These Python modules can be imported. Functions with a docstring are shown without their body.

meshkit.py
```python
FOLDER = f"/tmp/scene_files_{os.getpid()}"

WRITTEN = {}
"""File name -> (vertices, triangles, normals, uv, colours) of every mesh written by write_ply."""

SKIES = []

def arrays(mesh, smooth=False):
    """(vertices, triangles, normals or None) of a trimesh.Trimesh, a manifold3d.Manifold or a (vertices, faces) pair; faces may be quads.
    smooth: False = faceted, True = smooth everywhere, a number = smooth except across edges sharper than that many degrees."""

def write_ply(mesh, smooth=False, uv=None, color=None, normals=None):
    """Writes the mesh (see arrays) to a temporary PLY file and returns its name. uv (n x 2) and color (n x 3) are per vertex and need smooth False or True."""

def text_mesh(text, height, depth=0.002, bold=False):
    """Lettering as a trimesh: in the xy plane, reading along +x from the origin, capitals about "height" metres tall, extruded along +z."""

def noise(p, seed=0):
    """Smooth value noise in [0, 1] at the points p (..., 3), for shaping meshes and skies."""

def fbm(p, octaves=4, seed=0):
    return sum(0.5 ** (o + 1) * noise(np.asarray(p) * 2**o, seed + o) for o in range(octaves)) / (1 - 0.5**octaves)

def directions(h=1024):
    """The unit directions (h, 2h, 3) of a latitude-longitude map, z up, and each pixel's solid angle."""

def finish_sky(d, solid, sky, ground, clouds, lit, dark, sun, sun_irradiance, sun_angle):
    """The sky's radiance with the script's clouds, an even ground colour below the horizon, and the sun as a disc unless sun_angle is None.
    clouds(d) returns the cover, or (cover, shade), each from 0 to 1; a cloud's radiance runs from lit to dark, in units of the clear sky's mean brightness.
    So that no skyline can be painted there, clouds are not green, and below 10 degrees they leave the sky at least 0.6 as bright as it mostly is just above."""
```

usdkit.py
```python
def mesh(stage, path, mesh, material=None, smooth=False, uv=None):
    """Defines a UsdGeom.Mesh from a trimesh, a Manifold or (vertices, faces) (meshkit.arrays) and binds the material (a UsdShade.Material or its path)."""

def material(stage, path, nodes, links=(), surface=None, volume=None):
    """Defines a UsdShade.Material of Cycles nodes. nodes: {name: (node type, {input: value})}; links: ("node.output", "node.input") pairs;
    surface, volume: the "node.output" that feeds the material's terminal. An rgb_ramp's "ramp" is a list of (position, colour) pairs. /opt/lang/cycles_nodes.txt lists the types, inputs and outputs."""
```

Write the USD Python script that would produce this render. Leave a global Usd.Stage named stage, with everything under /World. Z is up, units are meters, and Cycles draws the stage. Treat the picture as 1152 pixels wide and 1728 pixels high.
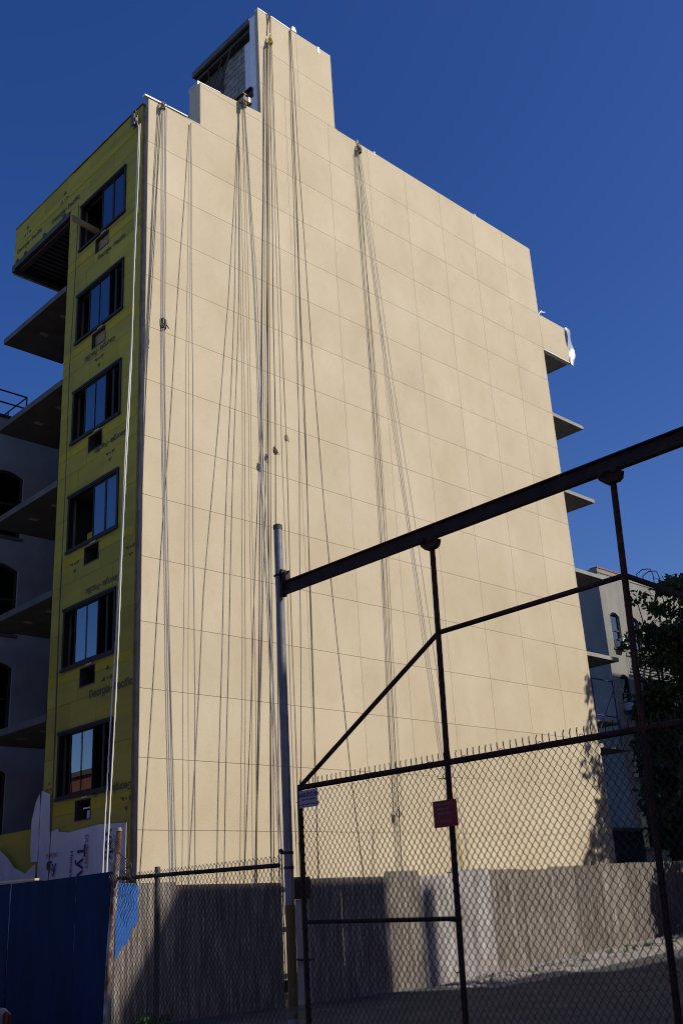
import math, random
import numpy as np, trimesh, usdkit, meshkit
from shapely.geometry import Polygon, box as sbox
from shapely.ops import unary_union
from shapely import affinity
from pxr import Usd, UsdGeom, UsdLux, UsdShade, Gf, Sdf

# ------------------------------------------------------------------ stage, camera, sky, sun, exposure
stage = Usd.Stage.CreateInMemory()
UsdGeom.SetStageUpAxis(stage, UsdGeom.Tokens.z)
UsdGeom.SetStageMetersPerUnit(stage, 1.0)
UsdGeom.Xform.Define(stage, '/World')
stage.SetDefaultPrim(stage.GetPrimAtPath('/World'))
UsdGeom.Scope.Define(stage, '/World/Looks')

EYE = np.array([-11.8525, -18.3997, 1.6])
PITCH, ROLL, YAW = 0.3675, -0.0586, 0.7784
look = np.array([math.sin(YAW) * math.cos(PITCH), math.cos(YAW) * math.cos(PITCH), math.sin(PITCH)])
right0 = np.array([math.cos(YAW), -math.sin(YAW), 0.0]); up0 = np.cross(right0, look)
rgt = right0 * math.cos(ROLL) + up0 * math.sin(ROLL)
upv = -right0 * math.sin(ROLL) + up0 * math.cos(ROLL)
cam = UsdGeom.Camera.Define(stage, '/World/camera')
m = Gf.Matrix4d(*[float(x) for r in (rgt, upv, -look, EYE) for x in (list(r) + [1.0 if r is EYE else 0.0])])
cam.AddTransformOp().Set(m)
cam.CreateHorizontalApertureAttr(36.0); cam.CreateVerticalApertureAttr(54.0)
cam.CreateFocalLengthAttr(1750.03 / 1152 * 36.0)
cam.CreateClippingRangeAttr(Gf.Vec2f(0.1, 5000))
cam.CreateExposureAttr(0.0)

SUN = np.array([0.60, -1.0, 0.95]); SUN /= np.linalg.norm(SUN)
SKY_STRENGTH = 0.10
usdkit.material(stage, '/World/Looks/sky_light', {
    'tc': ('texture_coordinate', {}),
    's': ('sky_texture', {'sky_type': 'single_scattering', 'sun_disc': False, 'sun_elevation': math.asin(SUN[2]),
                          'sun_rotation': math.atan2(SUN[0], SUN[1]), 'altitude': 300.0, 'air_density': 1.0, 'aerosol_density': 1.0, 'ozone_density': 3.0}),
    'h': ('hsv', {'hue': 0.520, 'saturation': 1.32, 'value': 1.06, 'fac': 1.0}),
    'b': ('background_shader', {'strength': SKY_STRENGTH})}, [('s.color', 'h.color'), ('h.color', 'b.color')], surface='b.background')
dome = UsdLux.DomeLight.Define(stage, '/World/sky')
UsdShade.MaterialBindingAPI.Apply(dome.GetPrim()).Bind(UsdShade.Material.Get(stage, '/World/Looks/sky_light'))
dome.GetPrim().SetCustomDataByKey('kind', 'structure')
sun = UsdLux.DistantLight.Define(stage, '/World/sun')
sun.CreateIntensityAttr(1.2); sun.CreateAngleAttr(0.53); sun.CreateColorAttr(Gf.Vec3f(1.0, 0.93, 0.82))
sun.CreateNormalizeAttr(True)
ax = np.cross([0, 0, 1.0], SUN); ax /= np.linalg.norm(ax); ay = np.cross(SUN, ax)
sun.AddTransformOp().Set(Gf.Matrix4d(*[float(x) for r in (ax, ay, SUN) for x in (*r, 0.0)], 0, 0, 0, 1))

# ------------------------------------------------------------------ helpers
random.seed(7); rng = np.random.default_rng(7)
used = {}
def path_for(name, parent):
    base = (parent if isinstance(parent, str) else str(parent.GetPath())) if parent is not None else '/World'
    k = base + '/' + name; n = used.get(k, 0); used[k] = n + 1
    return k if n == 0 else '%s_%03d' % (k, n)

def tag(p, label=None, cat=None, group=None, kind=None):
    for k, v in (('label', label), ('category', cat), ('group', group), ('kind', kind)):
        if v: p.SetCustomDataByKey(k, v)
    return p

def thing(name, label, cat, loc=(0, 0, 0), rz=0, group=None):
    x = UsdGeom.Xform.Define(stage, path_for(name, None))
    x.AddTranslateOp().Set(Gf.Vec3d(*map(float, loc)))
    if rz: x.AddRotateZOp().Set(math.degrees(rz))
    return tag(x.GetPrim(), label, cat, group)

class MB:
    def __init__(s): s.v, s.f, s.n = [], [], 0
    def add(s, v, f):
        v = np.asarray(v, float); f = np.asarray(f, int)
        if f.shape[1] == 4: f = np.vstack([f[:, [0, 1, 2]], f[:, [0, 2, 3]]])
        s.v.append(v); s.f.append(f + s.n); s.n += len(v); return s
    def tm(s, t): return s.add(t.vertices, t.faces)
    def box(s, x0, x1, y0, y1, z0, z1):
        v = [(x, y, z) for z in (z0, z1) for y in (y0, y1) for x in (x0, x1)]
        return s.add(v, [(0, 2, 3, 1), (4, 5, 7, 6), (0, 1, 5, 4), (2, 6, 7, 3), (0, 4, 6, 2), (1, 3, 7, 5)])
    def bar(s, p0, p1, w, h, up=(0, 0, 1), ext=0.0):
        p0, p1 = np.asarray(p0, float), np.asarray(p1, float); a = p1 - p0; L = np.linalg.norm(a); a = a / L
        p0 = p0 - a * ext; p1 = p1 + a * ext
        u = np.cross(up, a)
        if np.linalg.norm(u) < 1e-6: u = np.cross((1, 0, 0), a)
        u /= np.linalg.norm(u); w2 = np.cross(a, u)
        v = [p + u * i * w / 2 + w2 * j * h / 2 for j in (-1, 1) for i in (-1, 1) for p in (p0, p1)]
        # order x=along, y=u, z=w2
        return s.add(v, [(0, 2, 3, 1), (4, 5, 7, 6), (0, 1, 5, 4), (2, 6, 7, 3), (0, 4, 6, 2), (1, 3, 7, 5)])
    def tube(s, pts, r, n=8, cap=True):
        P = np.asarray(pts, float); k = len(P); R = np.broadcast_to(np.asarray(r, float), (k,))
        T = np.gradient(P, axis=0) if k > 2 else np.repeat((P[1] - P[0])[None], 2, 0)
        T /= np.linalg.norm(T, axis=1, keepdims=True) + 1e-12
        ref = np.array([0.31, 0.17, 0.93]) if abs(T[0] @ np.array([0.31, 0.17, 0.93])) < 0.95 else np.array([1.0, 0, 0])
        v = []; u = np.cross(ref, T[0]); u /= np.linalg.norm(u)
        for i in range(k):
            u = u - T[i] * (u @ T[i]); u /= np.linalg.norm(u); w = np.cross(T[i], u)
            for j in range(n):
                a = 2 * math.pi * j / n; v.append(P[i] + R[i] * (math.cos(a) * u + math.sin(a) * w))
        f = [(i * n + j, i * n + (j + 1) % n, (i + 1) * n + (j + 1) % n, (i + 1) * n + j) for i in range(k - 1) for j in range(n)]
        s.add(v, f)
        if cap:
            s.add([P[0]] + v[:n], [(0, (j + 1) % n + 1, j + 1) for j in range(n)])
            s.add([P[-1]] + v[-n:], [(0, j + 1, (j + 1) % n + 1) for j in range(n)])
        return s
    def ext(s, poly, frame, d):
        """poly in (u,v); frame = (origin, U, V, W): extruded 0..d along W"""
        if poly.is_empty: return s
        o, U, V, W = [np.asarray(x, float) for x in frame]
        for g in getattr(poly, 'geoms', [poly]):
            if g.geom_type != 'Polygon' or g.area < 1e-6: continue
            t = trimesh.creation.extrude_polygon(g, d, engine='earcut')
            v = o + t.vertices[:, :1] * U + t.vertices[:, 1:2] * V + t.vertices[:, 2:3] * W
            f = t.faces if np.dot(np.cross(U, V), W) > 0 else t.faces[:, ::-1]
            s.add(v, f)
        return s
    def arr(s): return np.vstack(s.v), np.vstack(s.f)
    def put(s, name, mat, parent=None, smooth=False, label=None, cat=None, group=None, kind=None):
        p = path_for(name, parent)
        g = usdkit.mesh(stage, p, trimesh.Trimesh(*s.arr(), process=False), MATS[mat], smooth=smooth)
        return tag(g.GetPrim(), label, cat, group, kind)

def B(*a): return MB().box(*a)
YZ = lambda x, d=1: ((x, 0, 0), (0, 1, 0), (0, 0, 1), (d, 0, 0))
XZ = lambda y, d=1: ((0, y, 0), (1, 0, 0), (0, 0, 1), (0, d, 0))

# ------------------------------------------------------------------ materials
MATS = {}
def mat(name, cols, rough=0.7, scale=3.0, stretch=(1, 1, 1), metal=0.0, bump=0.0, bscale=40.0, rand=0.0, spec=0.4, detail=5, obj=False, lo=0.3, hi=0.7, **extra):
    """base colour: noise ramp through cols, brightness varied per object by rand; fine bump"""
    stops = [(lo + (hi - lo) * i / max(1, len(cols) - 1), c) for i, c in enumerate(cols)]
    N = {'g': ('texture_coordinate' if obj else 'geometry', {}), 'm': ('mapping', {'scale': stretch}), 'n': ('noise_texture', {'scale': scale, 'detail': detail, 'roughness': 0.6}),
         'r': ('rgb_ramp', {'ramp': stops}), 'p': ('principled_bsdf', {'roughness': rough, 'metallic': metal, 'specular_ior_level': spec, **extra})}
    src = 'g.object' if obj else 'g.position'
    Lk = [(src, 'm.vector'), ('m.vector', 'n.vector'), ('n.fac', 'r.fac')]
    last = 'r.color'
    if rand:
        N['oi'] = ('object_info', {}); N['mr'] = ('map_range', {'from_min': 0, 'from_max': 1, 'to_min': 1 - rand, 'to_max': 1 + rand})
        N['h'] = ('hsv', {'fac': 1.0}); Lk += [('oi.random', 'mr.value'), ('mr.result', 'h.value'), (last, 'h.color')]; last = 'h.color'
    Lk.append((last, 'p.base_color'))
    if bump:
        N['bn'] = ('noise_texture', {'scale': bscale, 'detail': 6}); N['b'] = ('bump', {'strength': bump, 'distance': 0.02})
        Lk += [('m.vector', 'bn.vector'), ('bn.fac', 'b.height'), ('b.normal', 'p.normal')]
    MATS[name] = usdkit.material(stage, '/World/Looks/' + name, N, Lk, surface='p.BSDF')

mat('stucco', [(0.505, 0.425, 0.295), (0.525, 0.447, 0.318), (0.545, 0.465, 0.335), (0.575, 0.50, 0.37)], 0.9, 0.75, (1, 1, 0.7), bump=0.3, bscale=60, rand=0.05, spec=0.2, lo=0.3, hi=0.72, detail=8)
MATS['stucco'] = usdkit.material(stage, '/World/Looks/stucco_coat', {
    'g': ('geometry', {}), 'm': ('mapping', {'scale': (1, 1, 0.75)}),
    'n1': ('noise_texture', {'scale': 0.6, 'detail': 4, 'roughness': 0.55}), 'r1': ('rgb_ramp', {'ramp': [(0.3, (0.50, 0.418, 0.288)), (0.5, (0.535, 0.455, 0.322)), (0.7, (0.57, 0.492, 0.36))]}),
    'n2': ('noise_texture', {'scale': 2.3, 'detail': 9, 'roughness': 0.72, 'distortion': 0.6}), 'r2': ('rgb_ramp', {'ramp': [(0.25, (0.93, 0.92, 0.90)), (0.5, (1, 1, 1)), (0.64, (1.0, 1.0, 1.0)), (0.74, (1.07, 1.085, 1.11))]}),
    'x': ('mix_color', {'blend_type': 'multiply', 'fac': 1.0, 'use_clamp': False}),
    'oi': ('object_info', {}), 'mr': ('map_range', {'from_min': 0, 'from_max': 1, 'to_min': 0.965, 'to_max': 1.03}), 'h': ('hsv', {'fac': 1.0}),
    'n3': ('noise_texture', {'scale': 70, 'detail': 5}), 'b': ('bump', {'strength': 0.3, 'distance': 0.02}), 'p': ('principled_bsdf', {'roughness': 0.92, 'specular_ior_level': 0.2})},
    [('g.position', 'm.vector'), ('m.vector', 'n1.vector'), ('m.vector', 'n2.vector'), ('m.vector', 'n3.vector'), ('n1.fac', 'r1.fac'), ('n2.fac', 'r2.fac'), ('r1.color', 'x.a'), ('r2.color', 'x.b'),
     ('oi.random', 'mr.value'), ('mr.result', 'h.value'), ('x.result', 'h.color'), ('h.color', 'p.base_color'), ('n3.fac', 'b.height'), ('b.normal', 'p.normal')], surface='p.BSDF')
mat('stucco_back', [(0.34, 0.285, 0.20), (0.38, 0.32, 0.225)], 0.95, 2)
mat('foam_edge', [(0.22, 0.16, 0.11), (0.34, 0.27, 0.19)], 0.9, 4)
mat('sheathing', [(0.30, 0.24, 0.042), (0.35, 0.285, 0.048), (0.40, 0.32, 0.04)], 0.85, 1.3, (1, 0.35, 2.2), bump=0.15, rand=0.10, spec=0.2)
mat('sheathing_tape', [(0.38, 0.295, 0.02), (0.43, 0.335, 0.028)], 0.8, 5, spec=0.2)
mat('print_ink', [(0.085, 0.085, 0.05), (0.13, 0.12, 0.055)], 0.9, 12, spec=0.1)
mat('wrap', [(0.46, 0.435, 0.43), (0.57, 0.545, 0.535)], 0.6, 1.5, bump=0.7, bscale=7)
mat('wrap_blue', [(0.02, 0.03, 0.09)], 0.8); mat('wrap_red', [(0.25, 0.04, 0.05)], 0.8)
mat('bronze', [(0.018, 0.015, 0.013), (0.026, 0.022, 0.019)], 0.5, 8, spec=0.2)
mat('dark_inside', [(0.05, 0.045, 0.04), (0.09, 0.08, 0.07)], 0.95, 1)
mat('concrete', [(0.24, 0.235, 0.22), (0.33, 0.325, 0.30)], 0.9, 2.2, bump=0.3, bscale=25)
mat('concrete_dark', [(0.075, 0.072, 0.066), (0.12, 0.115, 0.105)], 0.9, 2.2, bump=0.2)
mat('block', [(0.20, 0.19, 0.18), (0.28, 0.265, 0.25)], 0.95, 5, bump=0.4, rand=0.1)
mat('mortar', [(0.16, 0.155, 0.15)], 0.95)
mat('foam_white', [(0.60, 0.62, 0.68), (0.70, 0.72, 0.76)], 0.8, 3)
mat('steel_dark', [(0.045, 0.04, 0.038), (0.09, 0.075, 0.065)], 0.6, 5, metal=0.3)
mat('deck', [(0.05, 0.05, 0.05), (0.08, 0.08, 0.078)], 0.6, 4, metal=0.3)
mat('flashing', [(0.72, 0.72, 0.70), (0.85, 0.85, 0.83)], 0.5, 3)
mat('plastic', [(0.28, 0.32, 0.37), (0.45, 0.49, 0.53)], 0.3, 5, bump=0.3, bscale=12)
mat('wood_block', [(0.22, 0.15, 0.08), (0.34, 0.24, 0.13)], 0.8, 6, (1, 8, 8))
mat('rope_grey', [(0.19, 0.178, 0.165), (0.36, 0.34, 0.315)], 0.9, 60)
mat('rope_white', [(0.66, 0.63, 0.56), (0.80, 0.77, 0.70)], 0.9, 60)
mat('rope_dark', [(0.07, 0.06, 0.05), (0.13, 0.11, 0.09)], 0.9, 60)
mat('rope_manila', [(0.24, 0.19, 0.10), (0.36, 0.29, 0.15)], 0.9, 60)
mat('rope_yellow', [(0.75, 0.55, 0.03), (0.8, 0.6, 0.05)], 0.7, 20)
mat('pulley', [(0.06, 0.06, 0.05), (0.16, 0.14, 0.11)], 0.6, 15, metal=0.3)
mat('pulley_yellow', [(0.45, 0.33, 0.03), (0.6, 0.45, 0.05)], 0.6, 15)
mat('galvanised', [(0.16, 0.165, 0.175), (0.23, 0.235, 0.25)], 0.42, 9, metal=0.25, bump=0.05)
mat('wire', [(0.022, 0.019, 0.017), (0.05, 0.043, 0.038)], 0.6, 12, metal=0.2)
mat('rust', [(0.022, 0.012, 0.008), (0.045, 0.022, 0.013), (0.085, 0.036, 0.018)], 0.8, 7, bump=0.4, bscale=30, spec=0.3)
mat('rust_dark', [(0.013, 0.010, 0.009), (0.026, 0.017, 0.012), (0.055, 0.026, 0.015)], 0.7, 6, bump=0.3, bscale=30, spec=0.3)
mat('old_pipe', [(0.13, 0.055, 0.03), (0.34, 0.30, 0.28), (0.48, 0.46, 0.45)], 0.6, 9, (1, 1, 0.5), metal=0.2, bump=0.3, lo=0.42, hi=0.66)
mat('yellow_paint', [(0.13, 0.13, 0.14), (0.10, 0.068, 0.014), (0.12, 0.08, 0.016)], 0.6, 3.2, (1, 1, 0.7), lo=0.36, hi=0.44)
mat('plywood', [(0.055, 0.045, 0.037), (0.170, 0.145, 0.125), (0.370, 0.335, 0.305)], 0.9, 1.7, (13, 13, 0.8), bump=0.5, bscale=9, rand=0.2, spec=0.15, lo=0.28, hi=0.72, detail=8)
mat('plywood_pale', [(0.16, 0.14, 0.13), (0.30, 0.275, 0.26), (0.48, 0.455, 0.44)], 0.9, 1.3, (5, 5, 0.9), bump=0.35, bscale=9, spec=0.15, lo=0.28, hi=0.72, detail=8)
mat('plywood_white', [(0.30, 0.275, 0.26), (0.38, 0.35, 0.33)], 0.9, 2, (6, 6, 0.7), bump=0.3, spec=0.2)
mat('blue_paint', [(0.0015, 0.014, 0.050), (0.002, 0.018, 0.064), (0.003, 0.024, 0.080)], 0.8, 1.6, (3, 3, 0.6), bump=0.15, bscale=20, rand=0.08, spec=0.12)
mat('blue_patch', [(0.007, 0.095, 0.37), (0.010, 0.115, 0.43)], 0.6, 4)
mat('sign_white', [(0.30, 0.29, 0.32), (0.34, 0.33, 0.36)], 0.4, 4)
mat('sign_purple', [(0.06, 0.01, 0.07)], 0.5); mat('sign_red', [(0.19, 0.010, 0.007), (0.23, 0.014, 0.010)], 0.45, 5); mat('sign_grey', [(0.20, 0.17, 0.20)], 0.5)
mat('asphalt', [(0.028, 0.028, 0.029), (0.045, 0.045, 0.046), (0.085, 0.082, 0.078)], 0.9, 1.4, bump=0.6, bscale=35, detail=9)
mat('gravel', [(0.13, 0.115, 0.10), (0.22, 0.20, 0.175), (0.34, 0.31, 0.28)], 0.9, 9, bump=0.9, bscale=20, detail=9)
mat('stone', [(0.20, 0.18, 0.16), (0.38, 0.35, 0.32)], 0.9, 6)
mat('pavement', [(0.24, 0.235, 0.225), (0.31, 0.305, 0.295)], 0.9, 1.2, bump=0.3)
mat('grey_render', [(0.185, 0.183, 0.168), (0.225, 0.223, 0.203), (0.27, 0.265, 0.245)], 0.9, 0.9, (1.5, 1.5, 0.6), bump=0.25, bscale=20, detail=8)
mat('violet_render', [(0.25, 0.245, 0.26), (0.30, 0.295, 0.31), (0.36, 0.35, 0.36)], 0.9, 1.1, bump=0.2, detail=7)
mat('brick', [(0.16, 0.06, 0.04), (0.26, 0.10, 0.065)], 0.9, 2)
mat('red_tile', [(0.28, 0.09, 0.06), (0.38, 0.14, 0.09)], 0.8, 5)
mat('trim_dark', [(0.03, 0.022, 0.02), (0.05, 0.035, 0.03)], 0.6, 4)
mat('iron', [(0.014, 0.014, 0.015), (0.028, 0.027, 0.027)], 0.6, 6, metal=0.2)
mat('blue_steel', [(0.03, 0.03, 0.13), (0.05, 0.05, 0.2)], 0.5, 5)
mat('ac_white', [(0.70, 0.70, 0.68), (0.78, 0.78, 0.76)], 0.5, 4); mat('ac_grill', [(0.10, 0.10, 0.10)], 0.6)
mat('curtain', [(0.45, 0.10, 0.16), (0.62, 0.36, 0.46), (0.7, 0.66, 0.72)], 0.9, 3.5)
mat('bark', [(0.05, 0.038, 0.028), (0.10, 0.08, 0.06)], 0.95, 8, (2, 2, 0.5), bump=0.6)
mat('car_paint', [(0.16, 0.165, 0.17)], 0.4, metal=0.2, coat_weight=0.2); mat('car_trim', [(0.02, 0.02, 0.02)], 0.5); mat('car_light', [(0.09, 0.006, 0.006)], 0.35); mat('tyre', [(0.02, 0.02, 0.02)], 0.85)
mat('lumber', [(0.45, 0.34, 0.2), (0.55, 0.43, 0.27)], 0.8, 4, (1, 6, 6))

def leaf_mat(name, c, t):
    MATS[name] = usdkit.material(stage, '/World/Looks/' + name, {
        'g': ('geometry', {}), 'n': ('noise_texture', {'scale': 1.6, 'detail': 3}), 'r': ('rgb_ramp', {'ramp': [(0.3, [x * 0.6 for x in c]), (0.7, [x * 1.35 for x in c])]}),
        'mr': ('map_range', {'from_min': 0, 'from_max': 1, 'to_min': 0.65, 'to_max': 1.35}), 'h': ('hsv', {}),
        'p': ('principled_bsdf', {'roughness': 0.5, 'specular_ior_level': 0.35}), 't': ('translucent_bsdf', {'color': t}), 'x': ('mix_closure', {'fac': 0.3})},
        [('g.position', 'n.vector'), ('n.fac', 'r.fac'), ('g.random_per_island', 'mr.value'), ('mr.result', 'h.value'), ('r.color', 'h.color'), ('h.color', 'p.base_color'), ('p.BSDF', 'x.closure1'), ('t.BSDF', 'x.closure2')], surface='x.closure')
leaf_mat('leaf', (0.038, 0.070, 0.018), (0.09, 0.14, 0.025)); leaf_mat('leaf_weed', (0.06, 0.12, 0.025), (0.12, 0.2, 0.03))

def glass_mat(name, tint, ior=1.7, through=(0.5, 0.52, 0.55)):
    MATS[name] = usdkit.material(stage, '/World/Looks/' + name, {'f': ('fresnel', {'IOR': ior}), 'm': ('math', {'math_type': 'multiply_add', 'value2': 1.0, 'value3': 0.10, 'use_clamp': True}),
        't': ('transparent_bsdf', {'color': through}), 'g': ('glossy_bsdf', {'color': tint, 'roughness': 0.0}), 'x': ('mix_closure', {})},
        [('f.fac', 'm.value1'), ('m.value', 'x.fac'), ('t.BSDF', 'x.closure1'), ('g.BSDF', 'x.closure2')], surface='x.closure')
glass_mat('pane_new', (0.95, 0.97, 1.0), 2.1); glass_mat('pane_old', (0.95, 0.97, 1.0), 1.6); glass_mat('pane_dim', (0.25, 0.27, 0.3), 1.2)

# ------------------------------------------------------------------ ground
def hgt(x, y):
    x, y = np.asarray(x, float), np.asarray(y, float)
    rise = 0.04 + np.clip((x - 6.6) * 0.045, 0, 0.75)
    w = np.clip((y + 7.0) / 3.6, 0, 1); w = w * w * (3 - 2 * w)
    lot = np.clip((x + 4.5) / 3.0, 0, 1)
    return rise * (0.45 + 0.55 * w) * lot

def sheet(xs, ys, dz=0.0, bumpy=0.0):
    X, Y = np.meshgrid(xs, ys, indexing='ij'); Z = hgt(X, Y) + dz
    if bumpy: Z = Z + bumpy * (meshkit.fbm(np.stack([X * 1.7, Y * 1.7, X * 0], -1), 4, 3) - 0.35)
    n = len(ys); v = np.stack([X.ravel(), Y.ravel(), Z.ravel()], 1)
    i = np.arange(len(xs) - 1)[:, None] * n + np.arange(n - 1)[None]; i = i.ravel()
    return MB().add(v, np.stack([i, i + n, i + n + 1, i + 1], 1))
gx = np.unique(np.concatenate([[-800, -300, -120, -60, -40], np.arange(-30, 41, 1.0), [50, 70, 120, 300, 800]]))
gy = np.unique(np.concatenate([[-800, -300, -120, -60, -40], np.arange(-30, 21, 1.0), [30, 50, 70, 120, 300, 800]]))
sheet(gx, gy).put('ground', 'asphalt', smooth=True, kind='structure')
# kerb and pavement in front of the fences
B(-8.9, -5.45, -60, 60, -0.2, 0.0 + 0.03).put('pavement', 'pavement', kind='structure')
B(-9.07, -8.904, -60, 60, -0.2, 0.026).put('kerb', 'concrete', kind='structure')
# gravel strip that banks up along the hoarding
gv = sheet(np.arange(5.6, 19.0, 0.12), np.arange(-4.2, -2.30, 0.1), 0.004, 0.0)
v, f = gv.arr(); edge = np.clip((v[:, 1] + 4.2) / 1.2, 0, 1) * np.clip((v[:, 0] - 5.6) / 1.5, 0, 1)
v[:, 2] += edge * (0.10 * (meshkit.fbm(np.c_[v[:, :2] * 1.3, v[:, 0] * 0], 4, 5)) + 0.02)
MB().add(v, f).put('gravel_bank', 'gravel', smooth=True, kind='structure')
st = MB(); ico = trimesh.creation.icosphere(subdivisions=0)
for _ in range(1500):
    x, y = rng.uniform(5.7, 18.5), -2.6 - abs(rng.normal(0, 0.7))
    if y < -4.6: continue
    r = rng.uniform(0.010, 0.05); q = ico.vertices * rng.uniform(0.6, 1.2, 3) * r
    e = np.clip((y + 4.2) / 1.2, 0, 1) * np.clip((x - 5.6) / 1.5, 0, 1)
    st.add(q + [x, y, float(hgt(x, y)) + 0.07 * e + r * 0.3], ico.faces)
st.put('gravel', 'stone', label='loose gravel and small stones along the foot of the grey plywood fence', cat='gravel', kind='stuff')

# ------------------------------------------------------------------ the new apartment building
apt = thing('apartment_building', 'tall unfinished apartment building with blank beige stucco side and yellow sheathed front', 'building')
XB = [0, 4.905, 6.68, 8.43, 10.18, 11.93, 13.67, 15.40, 17.15]
ZB = [0.3, 1.9, 3.34, 4.77, 6.2, 7.645, 9.12, 10.59, 12.05, 13.52, 14.96, 16.39, 17.77, 19.12, 20.46, 21.9, 23.3, 24.78, 26.2, 27.9]
outline = Polygon([(0.075, 0.3), (17.15, 0.3), (17.15, 20.42), (18.87, 20.42), (18.87, 21.90), (17.15, 21.90), (17.15, 24.83), (7.0, 24.80), (7.0, 27.78), (3.94, 27.69), (3.94, 23.62), (1.75, 23.40), (1.75, 21.95), (0.075, 21.86)])
back = outline.buffer(-0.004, join_style=2)
fac = MB().ext(back, XZ(0.030), 0.11).put('stucco_facade', 'stucco_back', apt)
gap = 0.0048
for k in range(len(ZB) - 1):
    z0, z1 = ZB[k], ZB[k + 1]
    xs = XB + [18.9] if k < 15 else XB
    if z0 >= 24.7: xs = [3.94, 5.51, 7.0]
    for i in range(len(xs) - 1):
        cell = sbox(xs[i] + (gap if xs[i] not in (0, 3.94) else -0.1), z0 + gap, xs[i + 1] - (gap if i < len(xs) - 2 else -0.1), z1 - gap)
        pol = outline.intersection(cell)
        for g in getattr(pol, 'geoms', [pol]):
            if g.geom_type == 'Polygon' and g.area > 0.02:
                MB().ext(g, XZ(0.0), 0.026).put('stucco_panel', 'stucco', fac)
# ragged foam end of the stucco coat at the left corner
e = MB(); zz = np.arange(0.3, 21.7, 0.3)
for a, b in zip(zz[:-1], zz[1:]):
    e.box(0.070 - 0.012 * rng.random(), 0.078, 0.028, 0.150 + 0.03 * rng.random(), a, b)
e.put('foam_edge', 'foam_edge', apt)
# rear volume, floors, roof
r = MB()
r.box(1.95, 17.14, 3.80, 7.4, 0, 21.3)
r.box(0.22, 17.14, 3.45, 3.795, 0, 20.3)
r.box(16.95, 17.135, 0.145, 3.44, 0, 24.5)
r.box(7.0, 16.94, 0.145, 3.78, 24.2, 24.55)
r.box(2.9, 3.05, 0.16, 3.44, 0, 21.0)
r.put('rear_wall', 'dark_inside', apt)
for i in range(6): B(0.24, 2.88, 0.17, 3.42, 17.45 - 2.9 * i, 17.65 - 2.9 * i).put('floor_slab', 'concrete_dark', apt)
B(0.24, 6.9, 0.17, 7.3, 21.05, 21.3).put('roof_slab', 'concrete_dark', apt)
# yellow front wall with openings
WY0, WY1 = 0.885, 3.17
holes, acs = [], []
for i in range(6):
    holes.append(sbox(WY0, 18.74 - 2.9 * i, WY1, 20.22 - 2.9 * i)); acs.append(sbox(1.68, 18.74 - 2.9 * i - 0.53, 2.33, 18.74 - 2.9 * i - 0.09))
allh = unary_union(holes + acs)
front = unary_union([sbox(0.16, 0.2, 3.78, 21.70), sbox(3.70, 20.45, 7.15, 21.74)])
shw = MB().ext(front.difference(allh.buffer(0.001, join_style=2)), YZ(0.022), 0.19).put('sheathing_wall', 'foam_edge', apt)
zc = [0.2, 1.42, 2.64, 3.95, 5.17, 6.35, 7.0, 8.05, 9.25, 9.9, 10.95, 12.15, 12.8, 13.85, 15.05, 15.7, 16.75, 17.95, 18.6, 19.65, 20.45, 21.80]
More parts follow.
